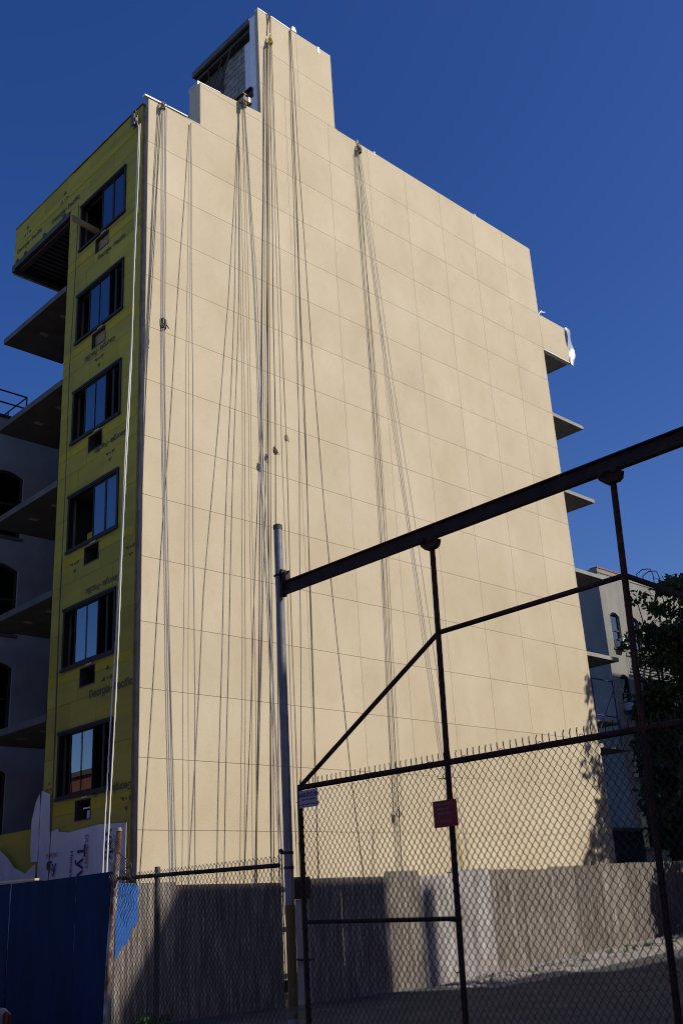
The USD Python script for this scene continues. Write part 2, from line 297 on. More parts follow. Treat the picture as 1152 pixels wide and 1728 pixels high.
for a, b in zip(zc[:-1], zc[1:]):
    off = 0.0 if zc.index(a) % 2 else 0.55
    ys = [0.16, 1.05 + off, 2.4 + off * 0.6, 3.78] if b <= 20.46 else [0.16, 1.5, 2.75, 4.05, 5.3, 6.4, 7.15]
    for c, d_ in zip(ys[:-1], ys[1:]):
        pol = front.intersection(sbox(c + 0.0035, a + 0.0035, d_ - 0.0035, b - 0.0035)).difference(allh)
        for g in getattr(pol, 'geoms', [pol]):
            if g.geom_type == 'Polygon' and g.area > 0.01:
                MB().ext(g, YZ(rng.uniform(0.0, 0.004)), 0.016).put('sheathing_board', 'sheathing', shw)
# brighter bands where joints were coated
for z in (21.0, 18.3, 15.5, 12.62, 9.7, 6.85, 3.9):
    p = front.intersection(sbox(0.2, z, 7.1, z + 0.20)).difference(allh)
    if z < 20: p = p.intersection(sbox(0.2, z - 1, 3.76, z + 1))
    MB().ext(p, YZ(-0.005), 0.004).put('joint_coating', 'sheathing_tape', shw)

def text_on(parent, name, text, height, o, R, U, mt, depth=0.0015, bold=False, centre=False, wide=1.0):
    t = meshkit.text_mesh(text, height, depth, bold); v = t.vertices.copy()  # flat print
    if centre: v[:, 0] -= v[:, 0].max() / 2
    o, R, U = [np.asarray(a, float) for a in (o, R, U)]; W = np.cross(R, U)
    return MB().add(o + v[:, :1] * R * wide + v[:, 1:2] * U + v[:, 2:3] * W, t.faces).put(name, mt, parent)
YR, ZU = np.array([0, -1.0, 0]), np.array([0, 0, 1.0])
def logo(y, z, s, flip):
    k = -1 if flip else 1
    for (a, b) in ((-0.5, 0), (0.5, 0), (0, 0.62)):
        tri = Polygon([(a - 0.24, b), (a + 0.24, b), (a * 0.6, b + 0.3)])
        MB().ext(affinity.translate(affinity.scale(tri, s, s * k, origin=(0, 0)), y, z), YZ(-0.0065), 0.0015).put('printed_triangle', 'print_ink', shw)
    MB().ext(affinity.translate(Polygon([(-0.1 * s, 0.06 * s * k), (0.12 * s, 0.06 * s * k), (0.05 * s, 0.22 * s * k), (-0.08 * s, 0.2 * s * k)]), y, z), YZ(-0.0065), 0.0015).put('printed_mark', 'print_ink', shw)
GP = 'Georgia-Pacific'
for (y, z, h, fl_) in ((1.91, 6.30, 0.17, 0), (4.85, 20.62, 0.15, 0), (6.98, 20.74, 0.15, 0), (1.2, 15.22, 0.14, 1), (0.58, 12.42, 0.14, 1), (0.12, 4.30, 0.15, 1), (0.75, 8.9, 0.14, 1), (2.2, 17.95, 0.13, 0)):
    s = -1 if fl_ else 1
    text_on(shw, 'printed_word', GP, h, (-0.0055, y, z), YR * s, ZU * s, 'print_ink', bold=True)
for (y, z, s, fl_) in ((1.15, 6.58, 0.36, 0), (4.15, 21.03, 0.36, 0), (6.35, 21.12, 0.36, 0), (1.95, 14.95, 0.32, 1), (1.3, 12.1, 0.3, 1), (2.75, 9.72, 0.3, 1), (0.3, 4.02, 0.32, 1), (0.33, 9.45, 0.3, 1), (3.5, 4.5, 0.2, 0)):
    logo(y, z, s, fl_)

# windows: bronze frame, sashes, reflecting panes
lay = [[(0.48, 0.74), (0.74, 1.0)], [(0.25, 0.72)], [(0.23, 0.70)], [(0.50, 0.76), (0.76, 1.0)], [(0.20, 0.68)], [(0.20, 0.66)]]
for i in range(6):
    zt, zb = 20.22 - 2.9 * i, 18.74 - 2.9 * i
    fr = MB(); fw = 0.075
    ring = sbox(WY0, zb, WY1, zt).difference(sbox(WY0 + fw, zb + fw, WY1 - fw, zt - fw))
    fr.ext(ring, YZ(-0.025), 0.13)
    fr.box(-0.045, -0.026, WY0 - 0.02, WY1 + 0.02, zt - 0.04, zt + 0.02); fr.box(-0.05, -0.026, WY0 - 0.02, WY1 + 0.02, zb - 0.03, zb + 0.04)
    w = fr.put('window', 'bronze', apt)
    W = WY1 - WY0 - 2 * fw
    for (a, b) in lay[i]:
        y1, y0 = WY1 - fw - a * W, WY1 - fw - b * W
        s = sbox(y0, zb + fw, y1, zt - fw); inn = s.buffer(-0.035, join_style=2)
        MB().ext(s.difference(inn), YZ(0.012), 0.035).put('sash', 'bronze', w)
        MB().ext(inn.buffer(0.004, join_style=2), YZ(0.022 + 0.004 * rng.random()), 0.006).put('pane', 'pane_new', w)
        if b - a > 0.4:
            MB().box(0.008, 0.02, (y0 + y1) / 2 - 0.006, (y0 + y1) / 2 + 0.006, zb + fw, zt - fw).put('glazing_bar', 'bronze', w)
    if i != 0 and i != 3:
        y = WY0 + fw + 0.33 * W * 0.5
        MB().box(0.03, 0.06, WY1 - fw - 0.86 * W, WY1 - fw - 0.82 * W, zb + fw, zt - fw).put('sash', 'bronze', w)
    # sleeve for the air conditioner
    az0, az1 = zb - 0.53, zb - 0.09
    sl = MB().ext(sbox(1.68, az0, 2.33, az1).difference(sbox(1.70, az0 + 0.02, 2.31, az1 - 0.02)), YZ(-0.012), 0.24)
    sl = sl.put('air_conditioner_sleeve', 'steel_dark', apt)
    if i in (0, 1): MB().box(0.08, 0.1, 1.70, 2.31, az0 + 0.02, az1 - 0.02).put('sleeve_cover', 'wood_block', sl)
    if i == 5:
        MB().box(0.06, 0.08, 1.71, 2.1, az1 - 0.2, az1 - 0.17).put('sleeve_bracket', 'flashing', sl); MB().box(0.07, 0.09, 1.71, 1.95, az0 + 0.02, az0 + 0.2).put('sleeve_cover', 'wrap', sl)
    MB().box(-0.03, 0.02, 1.8, 2.05, zb - 0.075, zb - 0.035).put('shim', 'lumber', w)
B(0.3, 0.55, 2.3, 2.75, 10.1, 10.5).put('crate', 'sheathing_tape', None, label='small yellow box standing inside the open fourth window from the top', cat='box')

# concrete balcony slabs, yellow side then far side
for k, z in enumerate((17.83, 14.93, 12.03, 9.13, 6.1)):
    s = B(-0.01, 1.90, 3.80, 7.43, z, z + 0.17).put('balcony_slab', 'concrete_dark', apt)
    for yy in (4.9, 6.1): B(0.5, 0.75, yy, yy + 0.16, z - 0.012, z - 0.002).put('cast_plate', 'concrete', s)
for k, z in enumerate((17.70, 14.77, 11.86, 8.98, 6.0)):
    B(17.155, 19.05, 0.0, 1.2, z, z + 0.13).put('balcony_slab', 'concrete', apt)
# roof balcony box at the yellow corner
rb = MB()
rb.box(-0.02, 0.10, 3.80, 7.20, 20.27, 20.44); rb.box(0.101, 0.24, 3.80, 7.20, 20.22, 20.30)
rb.box(-0.02, 1.95, 7.02, 7.19, 20.20, 20.268).box(0.25, 1.79, 7.03, 7.18, 20.27, 20.44); rb.box(1.80, 1.94, 3.80, 7.01, 20.2, 20.43)
rb = rb.put('balcony_frame', 'steel_dark', apt)
dk = MB()
for y in np.arange(3.86, 6.98, 0.2): dk.box(0.245, 1.79, y, y + 0.1, 20.36, 20.44)
dk.box(0.2, 1.94, 3.8, 7.15, 20.445, 20.52); dk.put('corrugated_deck', 'deck', rb)
for y in (4.05, 5.2, 6.35, 6.85): B(-0.03, 0.0, y, y + 0.12, 20.42, 20.53).put('bracket', 'steel_dark', rb)
B(0.03, 1.9, 7.0, 7.14, 20.53, 21.7).put('balcony_end_wall', 'foam_edge', apt)
B(0.02, 1.95, 7.16, 7.19, 20.15, 20.21).put('plastic_strip', 'plastic', apt)
cap = MB()
for a, b in zip(np.arange(0.16, 7.1, 0.45), np.arange(0.61, 7.6, 0.45)): cap.box(-0.015 - 0.01 * rng.random(), 0.2, a, min(b, 7.16), 21.745, 21.765 + 0.03 * rng.random())
cap.put('parapet_edge', 'foam_edge', apt)
# plank sticking out of the top window
MB().bar((0.35, 2.75, 19.30), (-0.28, 3.14, 19.72), 0.24, 0.05).put('plank', 'wood_block', None, label='short weathered plank poking out of the open topmost window', cat='plank')

# far balcony parapet (beige panel continues the facade): slab, return and torn plastic
B(17.16, 18.86, 0.142, 1.2, 20.40, 20.52).put('balcony_slab', 'concrete', apt)
B(17.16, 18.87, -0.02, 0.14, 20.385, 20.418).put('drip_edge', 'flashing', apt)
B(18.72, 18.86, 0.142, 1.2, 20.53, 21.85).put('balcony_end_wall', 'foam_edge', apt)
t = np.linspace(0, 1, 14); P = []
for zz_ in t:
    for k, s in enumerate((0, 0.33, 0.66, 1.0)):
        w = 0.30 + 0.22 * math.sin(zz_ * 5.5) * zz_ + 0.1 * zz_
        P.append((18.80 + s * w, -0.035 - 0.06 * math.sin(7 * zz_ + 3 * s), 21.93 - 1.62 * zz_ - 0.1 * s))
for k in range(6): P = [(x + 0.012 * math.sin(9 * z + 5 * x + k), y, z) for (x, y, z) in P]
F = [(i * 4 + j, i * 4 + j + 1, i * 4 + 5 + j, i * 4 + 4 + j) for i in range(13) for j in range(3)]
MB().add(P, F).put('plastic_sheet', 'plastic', None, smooth=True, label='torn translucent plastic sheet flapping at the end of the beige balcony parapet', cat='plastic sheet')
MB().bar((17.2, 0.05, 21.9), (17.35, 0.0, 22.12), 0.04, 0.03).bar((17.3, 0.02, 22.06), (17.62, 0.02, 22.16), 0.03, 0.03).put('metal_clip', 'flashing', apt)

# roof level: parapet block, bulkhead, beams
B(1.76, 3.93, 0.142, 0.50, 21.95, 23.40).put('parapet_block', 'stucco', apt)
MB().ext(Polygon([(0.004, 21.9), (0.5, 21.9), (0.5, 23.47), (0.004, 23.39)]), YZ(1.742), 0.016).put('parapet_return', 'stucco', apt)
MB().ext(Polygon([(1.745, 23.405), (2.45, 23.475), (2.45, 23.495), (1.745, 23.43)]), XZ(-0.01), 0.55).put('parapet_cap', 'flashing', apt)
B(1.74, 1.80, 0.1, 0.56, 23.43, 23.56).put('plastic_fold', 'plastic', apt)
MB().bar((-0.06, 0.03, 21.89), (0.62, 0.03, 21.925), 0.12, 0.045).bar((0.66, 0.03, 21.93), (1.3, 0.03, 21.955), 0.12, 0.03).put('parapet_flashing', 'flashing', apt)
MB().bar((0.6, 0.3, 22.1), (2.4, 2.6, 22.3), 0.14, 0.22).bar((0.9, 1.0, 22.0), (3.9, 1.0, 22.25), 0.12, 0.2).put('roof_beam', 'steel_dark', apt)
B(1.0, 3.9, 1.8, 1.9, 21.3, 22.0).put('blue_tarp', 'blue_patch', apt)
bw = MB().box(4.235, 6.98, 0.142, 3.3, 21.3, 27.40).put('bulkhead_wall', 'mortar', apt)
for r_ in range(28):
    z = 21.5 + r_ * 0.21
    y = 0.75 - (0.2 if r_ % 2 else 0)
    while y < 3.25:
        y0, y1 = max(y, 0.76), min(y + 0.378, 3.3)
        if y1 - y0 > 0.05 and not (2.05 < (y0 + y1) / 2 and z > 25.6): B(4.212 + 0.006 * rng.random(), 4.234, y0, y1, z, z + 0.188).put('concrete_block', 'block', bw)
        y += 0.4
B(3.965, 4.20, 0.142, 0.44, 23.66, 27.60).put('insulation_board', 'foam_white', apt)
B(4.13, 4.205, 0.445, 0.90, 24.9, 27.0).put('insulation_board', 'foam_white', apt)
B(4.13, 4.205, 0.445, 0.95, 23.7, 24.55).put('insulation_board', 'foam_white', apt)
B(3.945, 3.96, 0.004, 0.15, 23.66, 27.66).put('foam_edge', 'foam_edge', apt)
B(3.95, 7.0, 0.46, 3.42, 27.46, 27.68).put('bulkhead_roof', 'concrete_dark', apt)
bm = MB()
for z0, z1, w in ((27.42, 27.45, 0.2), (27.2, 27.42, 0.03), (27.17, 27.2, 0.2)): bm.box(4.08 - w / 2, 4.08 + w / 2, 0.5, 3.35, z0, z1)
bm.put('steel_beam', 'steel_dark', apt)
bm = MB()
for z0, z1, w in ((24.80, 24.84, 0.24), (24.55, 24.80, 0.04), (24.51, 24.55, 0.24)): bm.box(3.98 - w / 2, 3.98 + w / 2, 0.35, 3.0, z0, z1)
bm.put('steel_beam', 'steel_dark', apt)
for a, pts in enumerate(([(4.0, 1.35, 27.3), (4.05, 1.9, 26.5), (4.1, 2.5, 25.7), (4.1, 2.75, 24.5)], [(4.0, 2.6, 27.2), (4.02, 2.55, 26.2), (4.1, 2.5, 25.0), (4.08, 2.55, 24.0)], [(4.02, 1.9, 27.2), (4.05, 2.3, 26.6), (4.1, 2.7, 26.2), (4.1, 3.0, 25.2)])):
    MB().tube(pts, 0.03 - 0.006 * a, 6).put('hanging_pipe', 'steel_dark', apt, smooth=True)
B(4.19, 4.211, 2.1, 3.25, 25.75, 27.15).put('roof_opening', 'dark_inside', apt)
cp = MB()
for a, b, z in ((3.95, 4.30, 27.71), (4.45, 5.25, 27.735)): cp.box(a, b, -0.012, 0.16, z - 0.03, z + 0.012)
cp.put('parapet_cap', 'flashing', apt)
MB().ext(Polygon([(5.32, 27.74), (5.52, 27.75), (5.47, 27.92), (5.36, 27.93)]), XZ(-0.02), 0.05).put('plastic_fold', 'plastic', apt)
MB().ext(Polygon([(6.43, 27.79), (6.52, 27.79), (6.51, 27.55), (6.47, 27.50), (6.44, 27.55)]), XZ(-0.012), 0.01).put('plastic_fold', 'plastic', apt)
for x in (8.75, 13.9): B(x, x + 0.06, -0.006, 0.03, 24.70 - 0.08 * rng.random(), 24.84).put('mesh_tab', 'foam_white', apt)

# white house wrap on the lowest floor
def wrap_sheet(poly, name, label, x=-0.05, amp=0.05, seed=0):
    t = trimesh.creation.extrude_polygon(poly, 0.01, engine='earcut')
    t = t.subdivide_to_size(0.16) if hasattr(t, 'subdivide_to_size') else t
    v = np.c_[np.full(len(t.vertices), x) + t.vertices[:, 2], t.vertices[:, 0], t.vertices[:, 1]]
    v[:, 0] -= amp * meshkit.fbm(np.c_[v[:, 1] * 1.6, v[:, 2] * 1.1, v[:, 0] * 0 + seed], 4, seed)
    p = MB().add(v, t.faces); return p.put(name, 'wrap', None, smooth=40, label=label, cat='house wrap')
hw = wrap_sheet(Polygon([(0.18, 0.4), (0.2, 3.50), (1.2, 3.56), (2.45, 3.50), (2.9, 3.56), (2.92, 3.62), (3.30, 3.58), (3.32, 4.40), (3.72, 4.52), (3.75, 4.0), (3.78, 0.4)]), 'house_wrap', 'white printed building wrap covering the lowest storey of the yellow wall', amp=0.03)
wrap_sheet(Polygon([(3.72, 0.4), (3.76, 2.95), (4.3, 2.78), (4.8, 2.92), (5.3, 3.25), (5.7, 3.42), (6.3, 3.32), (7.5, 3.30), (7.5, 0.4)]), 'house_wrap', 'loose white sheet draped in folds left of the printed building wrap', x=0.0, amp=0.2, seed=4)
wrap_sheet(Polygon([(3.74, 3.0), (3.74, 4.45), (3.95, 4.28), (4.10, 3.9), (4.12, 3.2), (4.05, 3.0)]), 'house_wrap', 'narrow loose flap of white wrap at the left corner of the yellow wall', x=-0.01, amp=0.12, seed=9)
B(0.1, 0.3, 3.79, 7.4, 0.3, 3.75).put('ground_floor_wall', 'sheathing', apt)
dn, zr = np.array([0, 0, -1.0]), np.array([0, 0, 1.0])
text_on(hw, 'printed_word', 'Tyvek', 0.30, (-0.085, 2.02, 3.22), dn, YR, 'wrap_blue', bold=True)
text_on(hw, 'printed_word', 'DUPONT', 0.12, (-0.085, 1.72, 3.40), dn, YR, 'wrap_red')
text_on(hw, 'printed_word', 'HomeWrap', 0.12, (-0.085, 2.32, 3.12), dn, YR, 'wrap_blue')
text_on(hw, 'printed_word', 'vek', 0.26, (-0.085, 0.92, 3.44), dn, YR, 'wrap_blue', bold=True)
text_on(hw, 'printed_word', 'Ty', 0.24, (-0.085, 3.30, 2.72), YR, ZU, 'wrap_blue', bold=True)
text_on(hw, 'printed_word', 'DUPONT', 0.09, (-0.085, 3.36, 3.04), YR, ZU, 'wrap_red')

# ------------------------------------------------------------------ ropes, pulleys
def rope(label, pts, rad, mt, sag=0.0, n=30, group=None, name='rope'):
    P = np.asarray(pts, float); seg = np.r_[0, np.cumsum(np.linalg.norm(np.diff(P, axis=0), axis=1))]
    t = np.linspace(0, seg[-1], n); Q = np.stack([np.interp(t, seg, P[:, k]) for k in range(3)], 1)
    Q[:, 1] -= sag * np.sin(np.pi * t / seg[-1]); ph = rng.uniform(0, 6); Q[:, 0] += 0.010 * np.sin(t * 0.9 + ph) * np.minimum(t, 2) / 2
    return MB().tube(Q, rad * 1.05 * (1 + 0.12 * np.sin(t * 5.3 + ph)), 6).put(name, mt, None, smooth=True, label=label, cat='rope', group=group)
def pulley(label, x, y, z, mt='pulley', s=1.0):
    t = thing('pulley', label, 'pulley', (x, y, z))
    sh = trimesh.creation.cylinder(radius=0.085 * s, height=0.05 * s, sections=16); sh.apply_transform(trimesh.transformations.rotation_matrix(math.pi / 2, [0, 1, 0]))
    MB().tm(sh).put('wheel', mt, t)
    MB().ext(Polygon([(-0.06 * s, -0.11 * s), (0.06 * s, -0.11 * s), (0.05 * s, 0.13 * s), (-0.05 * s, 0.13 * s)]), YZ(0.027 * s), 0.012 * s).ext(Polygon([(-0.06 * s, -0.11 * s), (0.06 * s, -0.11 * s), (0.05 * s, 0.13 * s), (-0.05 * s, 0.13 * s)]), YZ(-0.039 * s), 0.012 * s).put('cheek', mt, t)
    a = np.linspace(0.3, 2 * math.pi - 0.6, 12)
    MB().tube(np.c_[0 * a, 0.045 * s * np.sin(a), 0.19 * s - 0.05 * s * np.cos(a)], 0.012 * s, 6).put('hook', mt, t, smooth=True)
def knot(label, x, y, z, mt, s=1.0, seed=0):
    r_ = np.random.default_rng(seed); q = MB(); a = np.linspace(0, 2 * math.pi, 14)
    for k in range(4):
        ph = r_.uniform(0, 6); o = r_.normal(0, 0.02, 3) * s
        q.tube(np.c_[0.055 * s * np.cos(a) * math.cos(ph), 0.05 * s * np.cos(a) * math.sin(ph) - 0.03, 0.13 * s * np.sin(a)] + o + [x, y, z], 0.016 * s, 5, cap=False)
    q.tube([(x, y - 0.03, z), (x + 0.07 * s, y - 0.08, z - 0.05), (x + 0.14 * s, y - 0.06, z - 0.11)], 0.016 * s, 5)
    q.put('rope_knot', mt, None, smooth=True, label=label, cat='knot')

# outrigger at the far left (group 1)
pulley('dark pulley block hung over the parapet near the left corner of the beige wall', 0.45, -0.11, 21.72)
for lab, pts in (('leftmost rope of the grey bundle below the leftmost pulley', [(0.41, -0.12, 21.6), (0.28, -0.34, 14.84), (0.26, -0.50, 10.51), (0.27, -0.83, 2.4), (0.27, -0.86, 1.5)]),
                 ('second rope from the left in the grey bundle below the leftmost pulley', [(0.45, -0.12, 21.62), (0.31, -0.35, 14.85), (0.29, -0.51, 10.51), (0.32, -0.84, 2.4), (0.32, -0.87, 1.5)]),
                 ('third rope from the left in the grey bundle below the leftmost pulley', [(0.50, -0.12, 21.65), (0.35, -0.35, 14.87), (0.32, -0.51, 10.52), (0.36, -0.84, 2.4), (0.36, -0.87, 1.5)]),
                 ('rightmost rope of the grey bundle below the leftmost pulley', [(0.55, -0.12, 21.68), (0.38, -0.36, 14.87), (0.35, -0.52, 10.52), (0.39, -0.86, 2.4), (0.39, -0.89, 1.5)])):
    rope(lab, pts, 0.012, 'rope_grey')
knot('tangled dark knot with a shackle on the leftmost rope bundle, above mid height', 0.31, -0.38, 14.9, 'pulley', 1.0, 3)
rope('grey rope leaning out from the step in the parapet of the beige wall', [(1.39, -0.05, 21.76), (0.73, -1.04, 2.79), (0.69, -1.1, 1.5)], 0.012, 'rope_grey')
rope('thin line hanging straight from the step in the parapet', [(1.41, -0.04, 21.77), (1.32, -0.06, 16.23), (1.21, -0.12, 2.54), (1.2, -0.13, 1.5)], 0.007, 'rope_grey')
# white ropes at the corner
pulley('big dark pulley block hung at the top corner of the yellow wall', -0.14, 0.34, 21.20, 'pulley', 1.5)
rope('bright white rope from the top corner down to the blue fence, right one of two', [(-0.10, 0.12, 21.0), (-0.49, -0.33, 14.4), (-0.93, -0.86, 9.7), (-1.66, -1.74, 2.45), (-1.72, -1.82, 1.6)], 0.0125, 'rope_white')
rope('bright white rope from the top corner, left one of two, ending a little apart', [(-0.10, 0.18, 21.0), (-0.50, -0.32, 14.4), (-0.95, -0.84, 9.7), (-1.68, -1.62, 2.45), (-1.72, -1.70, 1.6)], 0.010, 'rope_white')
rope('dark rope hanging straight down the yellow wall along the left side of the windows', [(-0.06, 3.22, 20.3), (-0.08, 3.27, 14.9), (-0.12, 3.17, 9.0), (-0.2, 2.98, 1.6)], 0.010, 'rope_dark')
rope('dark rope on the yellow wall beside the other one, crossing the lowest window', [(-0.10, 3.20, 10.0), (-0.16, 3.05, 6.0), (-0.3, 2.80, 1.6)], 0.010, 'rope_dark')
knot('small dark knot tying the two ropes in front of the white wrap', -0.27, 2.92, 2.85, 'rope_dark', 0.6, 8)
# outrigger 2 on the parapet block
ot = thing('outrigger', 'steel outrigger beam with a wood block reaching over the stepped parapet', 'beam', (0, 0, 0))
q = MB()
for z0, z1, w in ((23.86, 23.89, 0.16), (23.69, 23.86, 0.03), (23.66, 23.69, 0.16)): q.box(3.27 - w / 2, 3.27 + w / 2, -0.10, 2.4, z0, z1)
q.put('beam', 'steel_dark', ot); B(3.14, 3.38, -0.20, 0.1, 23.52, 23.655).put('block', 'wood_block', ot); B(3.30, 3.38, -0.215, -0.202, 23.52, 23.69).put('end_plate', 'flashing', ot)
pulley('pulley under the wood block of the outrigger on the parapet step', 3.18, -0.15, 23.36, 'pulley', 1.0)
for lab, pts in (('grey rope below the parapet-step outrigger, left one of the fan of three', [(3.17, -0.15, 23.28), (3.09, -0.45, 17.48), (2.83, -0.86, 9.96), (2.74, -1.13, 4.48), (2.70, -1.26, 1.6)]),
                 ('grey rope standing out farthest from the wall below the parapet-step outrigger', [(3.18, -0.15, 23.29), (2.99, -0.62, 17.35), (2.51, -1.29, 9.76), (2.34, -1.67, 4.40), (2.28, -1.85, 1.6)]),
                 ('grey rope below the parapet-step outrigger, right one of the fan of three', [(3.20, -0.15, 23.3), (3.22, -0.42, 17.55), (2.99, -0.80, 10.01), (2.89, -1.05, 4.5), (2.84, -1.18, 1.6)])):
    rope(lab, pts, 0.0115, 'rope_grey')
rope('thin grey line hanging straight below the outrigger on the parapet step', [(3.13, -0.12, 23.28), (3.11, -0.13, 17.66), (3.04, -0.15, 12.09), (2.95, -0.20, 7.98), (2.79, -0.25, 2.51), (2.77, -0.25, 1.6)], 0.008, 'rope_grey')
rope('thin tan line hanging straight, just right of the thin grey one', [(3.15, -0.12, 23.29), (3.20, -0.13, 17.69), (3.11, -0.15, 12.11), (3.04, -0.20, 8.0), (2.91, -0.25, 2.51), (2.89, -0.25, 1.6)], 0.008, 'rope_manila')
# group on the bulkhead
ot = thing('rope_sling', 'chain sling over the top of the beige bulkhead', 'sling', (0, 0, 0))
MB().tube([(4.30, 0.10, 27.78), (4.34, -0.05, 27.70), (4.37, -0.09, 27.3), (4.34, -0.10, 26.9)], 0.022, 6).tube([(4.46, 0.10, 27.78), (4.42, -0.05, 27.70), (4.37, -0.09, 27.3)], 0.022, 6).put('chain', 'pulley', ot, smooth=True)
pulley('yellow pulley block hanging from the sling on the beige bulkhead', 4.32, -0.12, 26.52, 'pulley_yellow', 1.1)
for lab, pts, rr, mt in (('thick dark rope close to the wall, first from the left below the yellow pulley', [(4.20, -0.10, 26.4), (3.69, -0.16, 13.59), (3.26, -0.30, 2.5), (3.22, -0.31, 1.6)], 0.017, 'rope_dark'),
                     ('thin dark rope, second from the left below the yellow pulley', [(4.23, -0.12, 26.4), (3.73, -0.20, 13.58), (3.27, -0.38, 2.49), (3.23, -0.39, 1.6)], 0.010, 'rope_dark'),
                     ('dark rope with a looped knot below the yellow pulley', [(4.28, -0.12, 26.4), (3.76, -0.36, 13.53), (3.64, -0.42, 11.35), (3.14, -0.70, 2.48), (3.1, -0.72, 1.6)], 0.013, 'rope_dark'),
                     ('thin grey rope right of the looped knot', [(4.32, -0.12, 26.4), (3.91, -0.42, 13.55), (3.73, -0.60, 8.0), (3.50, -0.85, 2.46), (3.46, -0.9, 1.6)], 0.010, 'rope_grey'),
                     ('tan rope with a ragged splice, rightmost below the yellow pulley', [(4.35, -0.12, 26.4), (4.03, -0.45, 13.57), (3.80, -0.65, 8.0), (3.52, -0.92, 2.45), (3.48, -0.95, 1.6)], 0.013, 'rope_manila')):
    rope(lab, pts, rr, mt)
knot('looped dark knot on a rope halfway down, just above the steel post', 3.69, -0.36, 12.5, 'rope_dark', 0.72, 5)
knot('ragged tan splice on a rope, right of the looped dark knot', 3.99, -0.44, 12.9, 'rope_manila', 0.6, 6)
rope('brown rope from the bulkhead top, nearly straight', [(5.23, -0.03, 27.66), (5.08, -0.10, 18.51), (4.95, -0.17, 12.59), (4.79, -0.25, 8.24), (4.57, -0.35, 2.47), (4.54, -0.36, 1.6)], 0.012, 'rope_dark')
rope('brown rope from the bulkhead top, leaning to the right', [(5.26, -0.03, 27.67), (5.25, -0.20, 18.53), (5.29, -0.37, 11.6), (5.35, -0.74, 4.59), (5.43, -0.90, 2.36), (5.44, -0.94, 1.6)], 0.011, 'rope_dark')
# group 3 on the main roof
ot = thing('rope_sling', 'green webbing sling looped over the long parapet', 'sling', (0, 0, 0))
MB().ext(Polygon([(7.93, 24.85), (8.03, 24.85), (8.02, 24.5), (7.98, 24.42)]), XZ(-0.025), 0.012).put('webbing', 'rope_manila', ot)
pulley('dark round pulley hung on the long beige parapet right of the bulkhead', 7.95, -0.1, 24.38, 'pulley', 1.15)
for lab, pts in (('leftmost of the close grey ropes fanning from the pulley on the long parapet', [(7.82, -0.10, 24.26), (8.03, -0.42, 15.75), (8.09, -0.68, 11.46), (8.13, -1.08, 5.32), (8.17, -1.25, 3.31), (8.2, -1.4, 1.6)]),
                 ('middle one of the close grey ropes fanning from the pulley on the long parapet', [(7.86, -0.10, 24.28), (8.10, -0.42, 15.77), (8.16, -0.68, 11.48), (8.21, -1.08, 5.32), (8.26, -1.25, 3.31), (8.29, -1.4, 1.6)]),
                 ('third of the close grey ropes fanning from the pulley on the long parapet', [(7.90, -0.10, 24.31), (8.16, -0.42, 15.80), (8.22, -0.68, 11.49), (8.27, -1.08, 5.33), (8.32, -1.25, 3.31), (8.35, -1.4, 1.6)]),
                 ('single grey rope right of the close fan below the pulley on the long parapet', [(7.97, -0.10, 24.34), (8.31, -0.43, 15.84), (8.40, -0.70, 11.52), (8.47, -1.12, 5.33), (8.53, -1.30, 3.31), (8.56, -1.45, 1.6)])):
    rope(lab, pts, 0.008, 'rope_grey')
rope('dark rope close to the wall below the pulley on the long parapet', [(7.90, -0.09, 24.3), (7.86, -0.09, 13), (7.50, -0.12, 2.4), (7.48, -0.12, 1.6)], 0.010, 'rope_dark')
knot('small grey weight on the dark rope low behind the chain-link gate', 7.54, -0.12, 3.80, 'pulley', 0.7, 11)
rope('bright yellow rope hanging behind the chain-link gate', [(7.75, -1.66, 5.0), (7.73, -1.70, 4.78), (7.60, -1.9, 3.4), (7.49, -2.1, 2.34), (7.47, -2.14, 2.0)], 0.012, 'rope_yellow')

# ------------------------------------------------------------------ plywood hoarding
FY = -2.5
wf = thing('plywood_fence', 'grey weathered plywood fence running along the foot of the beige wall', 'fence')
sheets = [(-1.95, -0.752, 2.24), (-0.748, 0.448, 2.19), (0.452, 1.66, 2.18), (2.30, 3.20, 2.23), (3.215, 4.46, 2.235), (4.48, 5.50, 2.33), (5.515, 6.50, 2.22), (6.505, 7.89, 2.34), (7.90, 9.05, 2.31), (9.065, 10.14, 2.29), (10.15, 11.25, 2.35), (11.27, 12.33, 2.36), (12.34, 13.60, 2.39), (13.61, 15.10, 2.40), (15.12, 16.4, 2.41), (16.41, 17.7, 2.43), (17.71, 19.0, 2.44)]
for i, (a, b, zt) in enumerate(sheets):
    zb = float(hgt((a + b) / 2, FY)) - 0.03; tilt = rng.uniform(-0.006, 0.006); y = FY + rng.uniform(-0.006, 0.006); q = MB()
    x = a; k = 0
    while x < b - 0.01:     # grooved sheet: boards of the siding stand proud
        w = min(0.205, b - x)
        q.box(x + 0.002, x + w - 0.002, y, y + 0.016, zb, zt + tilt * (x - a)); x += w
    q.box(a, b, y + 0.009, y + 0.0155, zb, zt - 0.004)
    q.put('plywood_sheet', 'plywood_pale' if i in (6, 7) else 'plywood', wf)
fp = MB()
for z in (0.5, 1.3, 2.0): fp.box(-1.9, 19.0, FY + 0.03, FY + 0.07, z, z + 0.09)
fp.put('rail', 'lumber', wf)
for x in np.arange(-1.8, 19, 2.4): B(x, x + 0.09, FY + 0.071, FY + 0.16, 0, 2.1).put('post', 'lumber', wf)
pt = Polygon([(-1.95, 2.235), (-1.55, 2.225), (-1.50, 2.1), (-1.53, 1.98), (-1.51, 1.72), (-1.56, 1.55), (-1.66, 1.53), (-1.65, 1.42), (-1.72, 1.30), (-1.80, 1.28), (-1.86, 1.17), (-1.95, 1.08)])
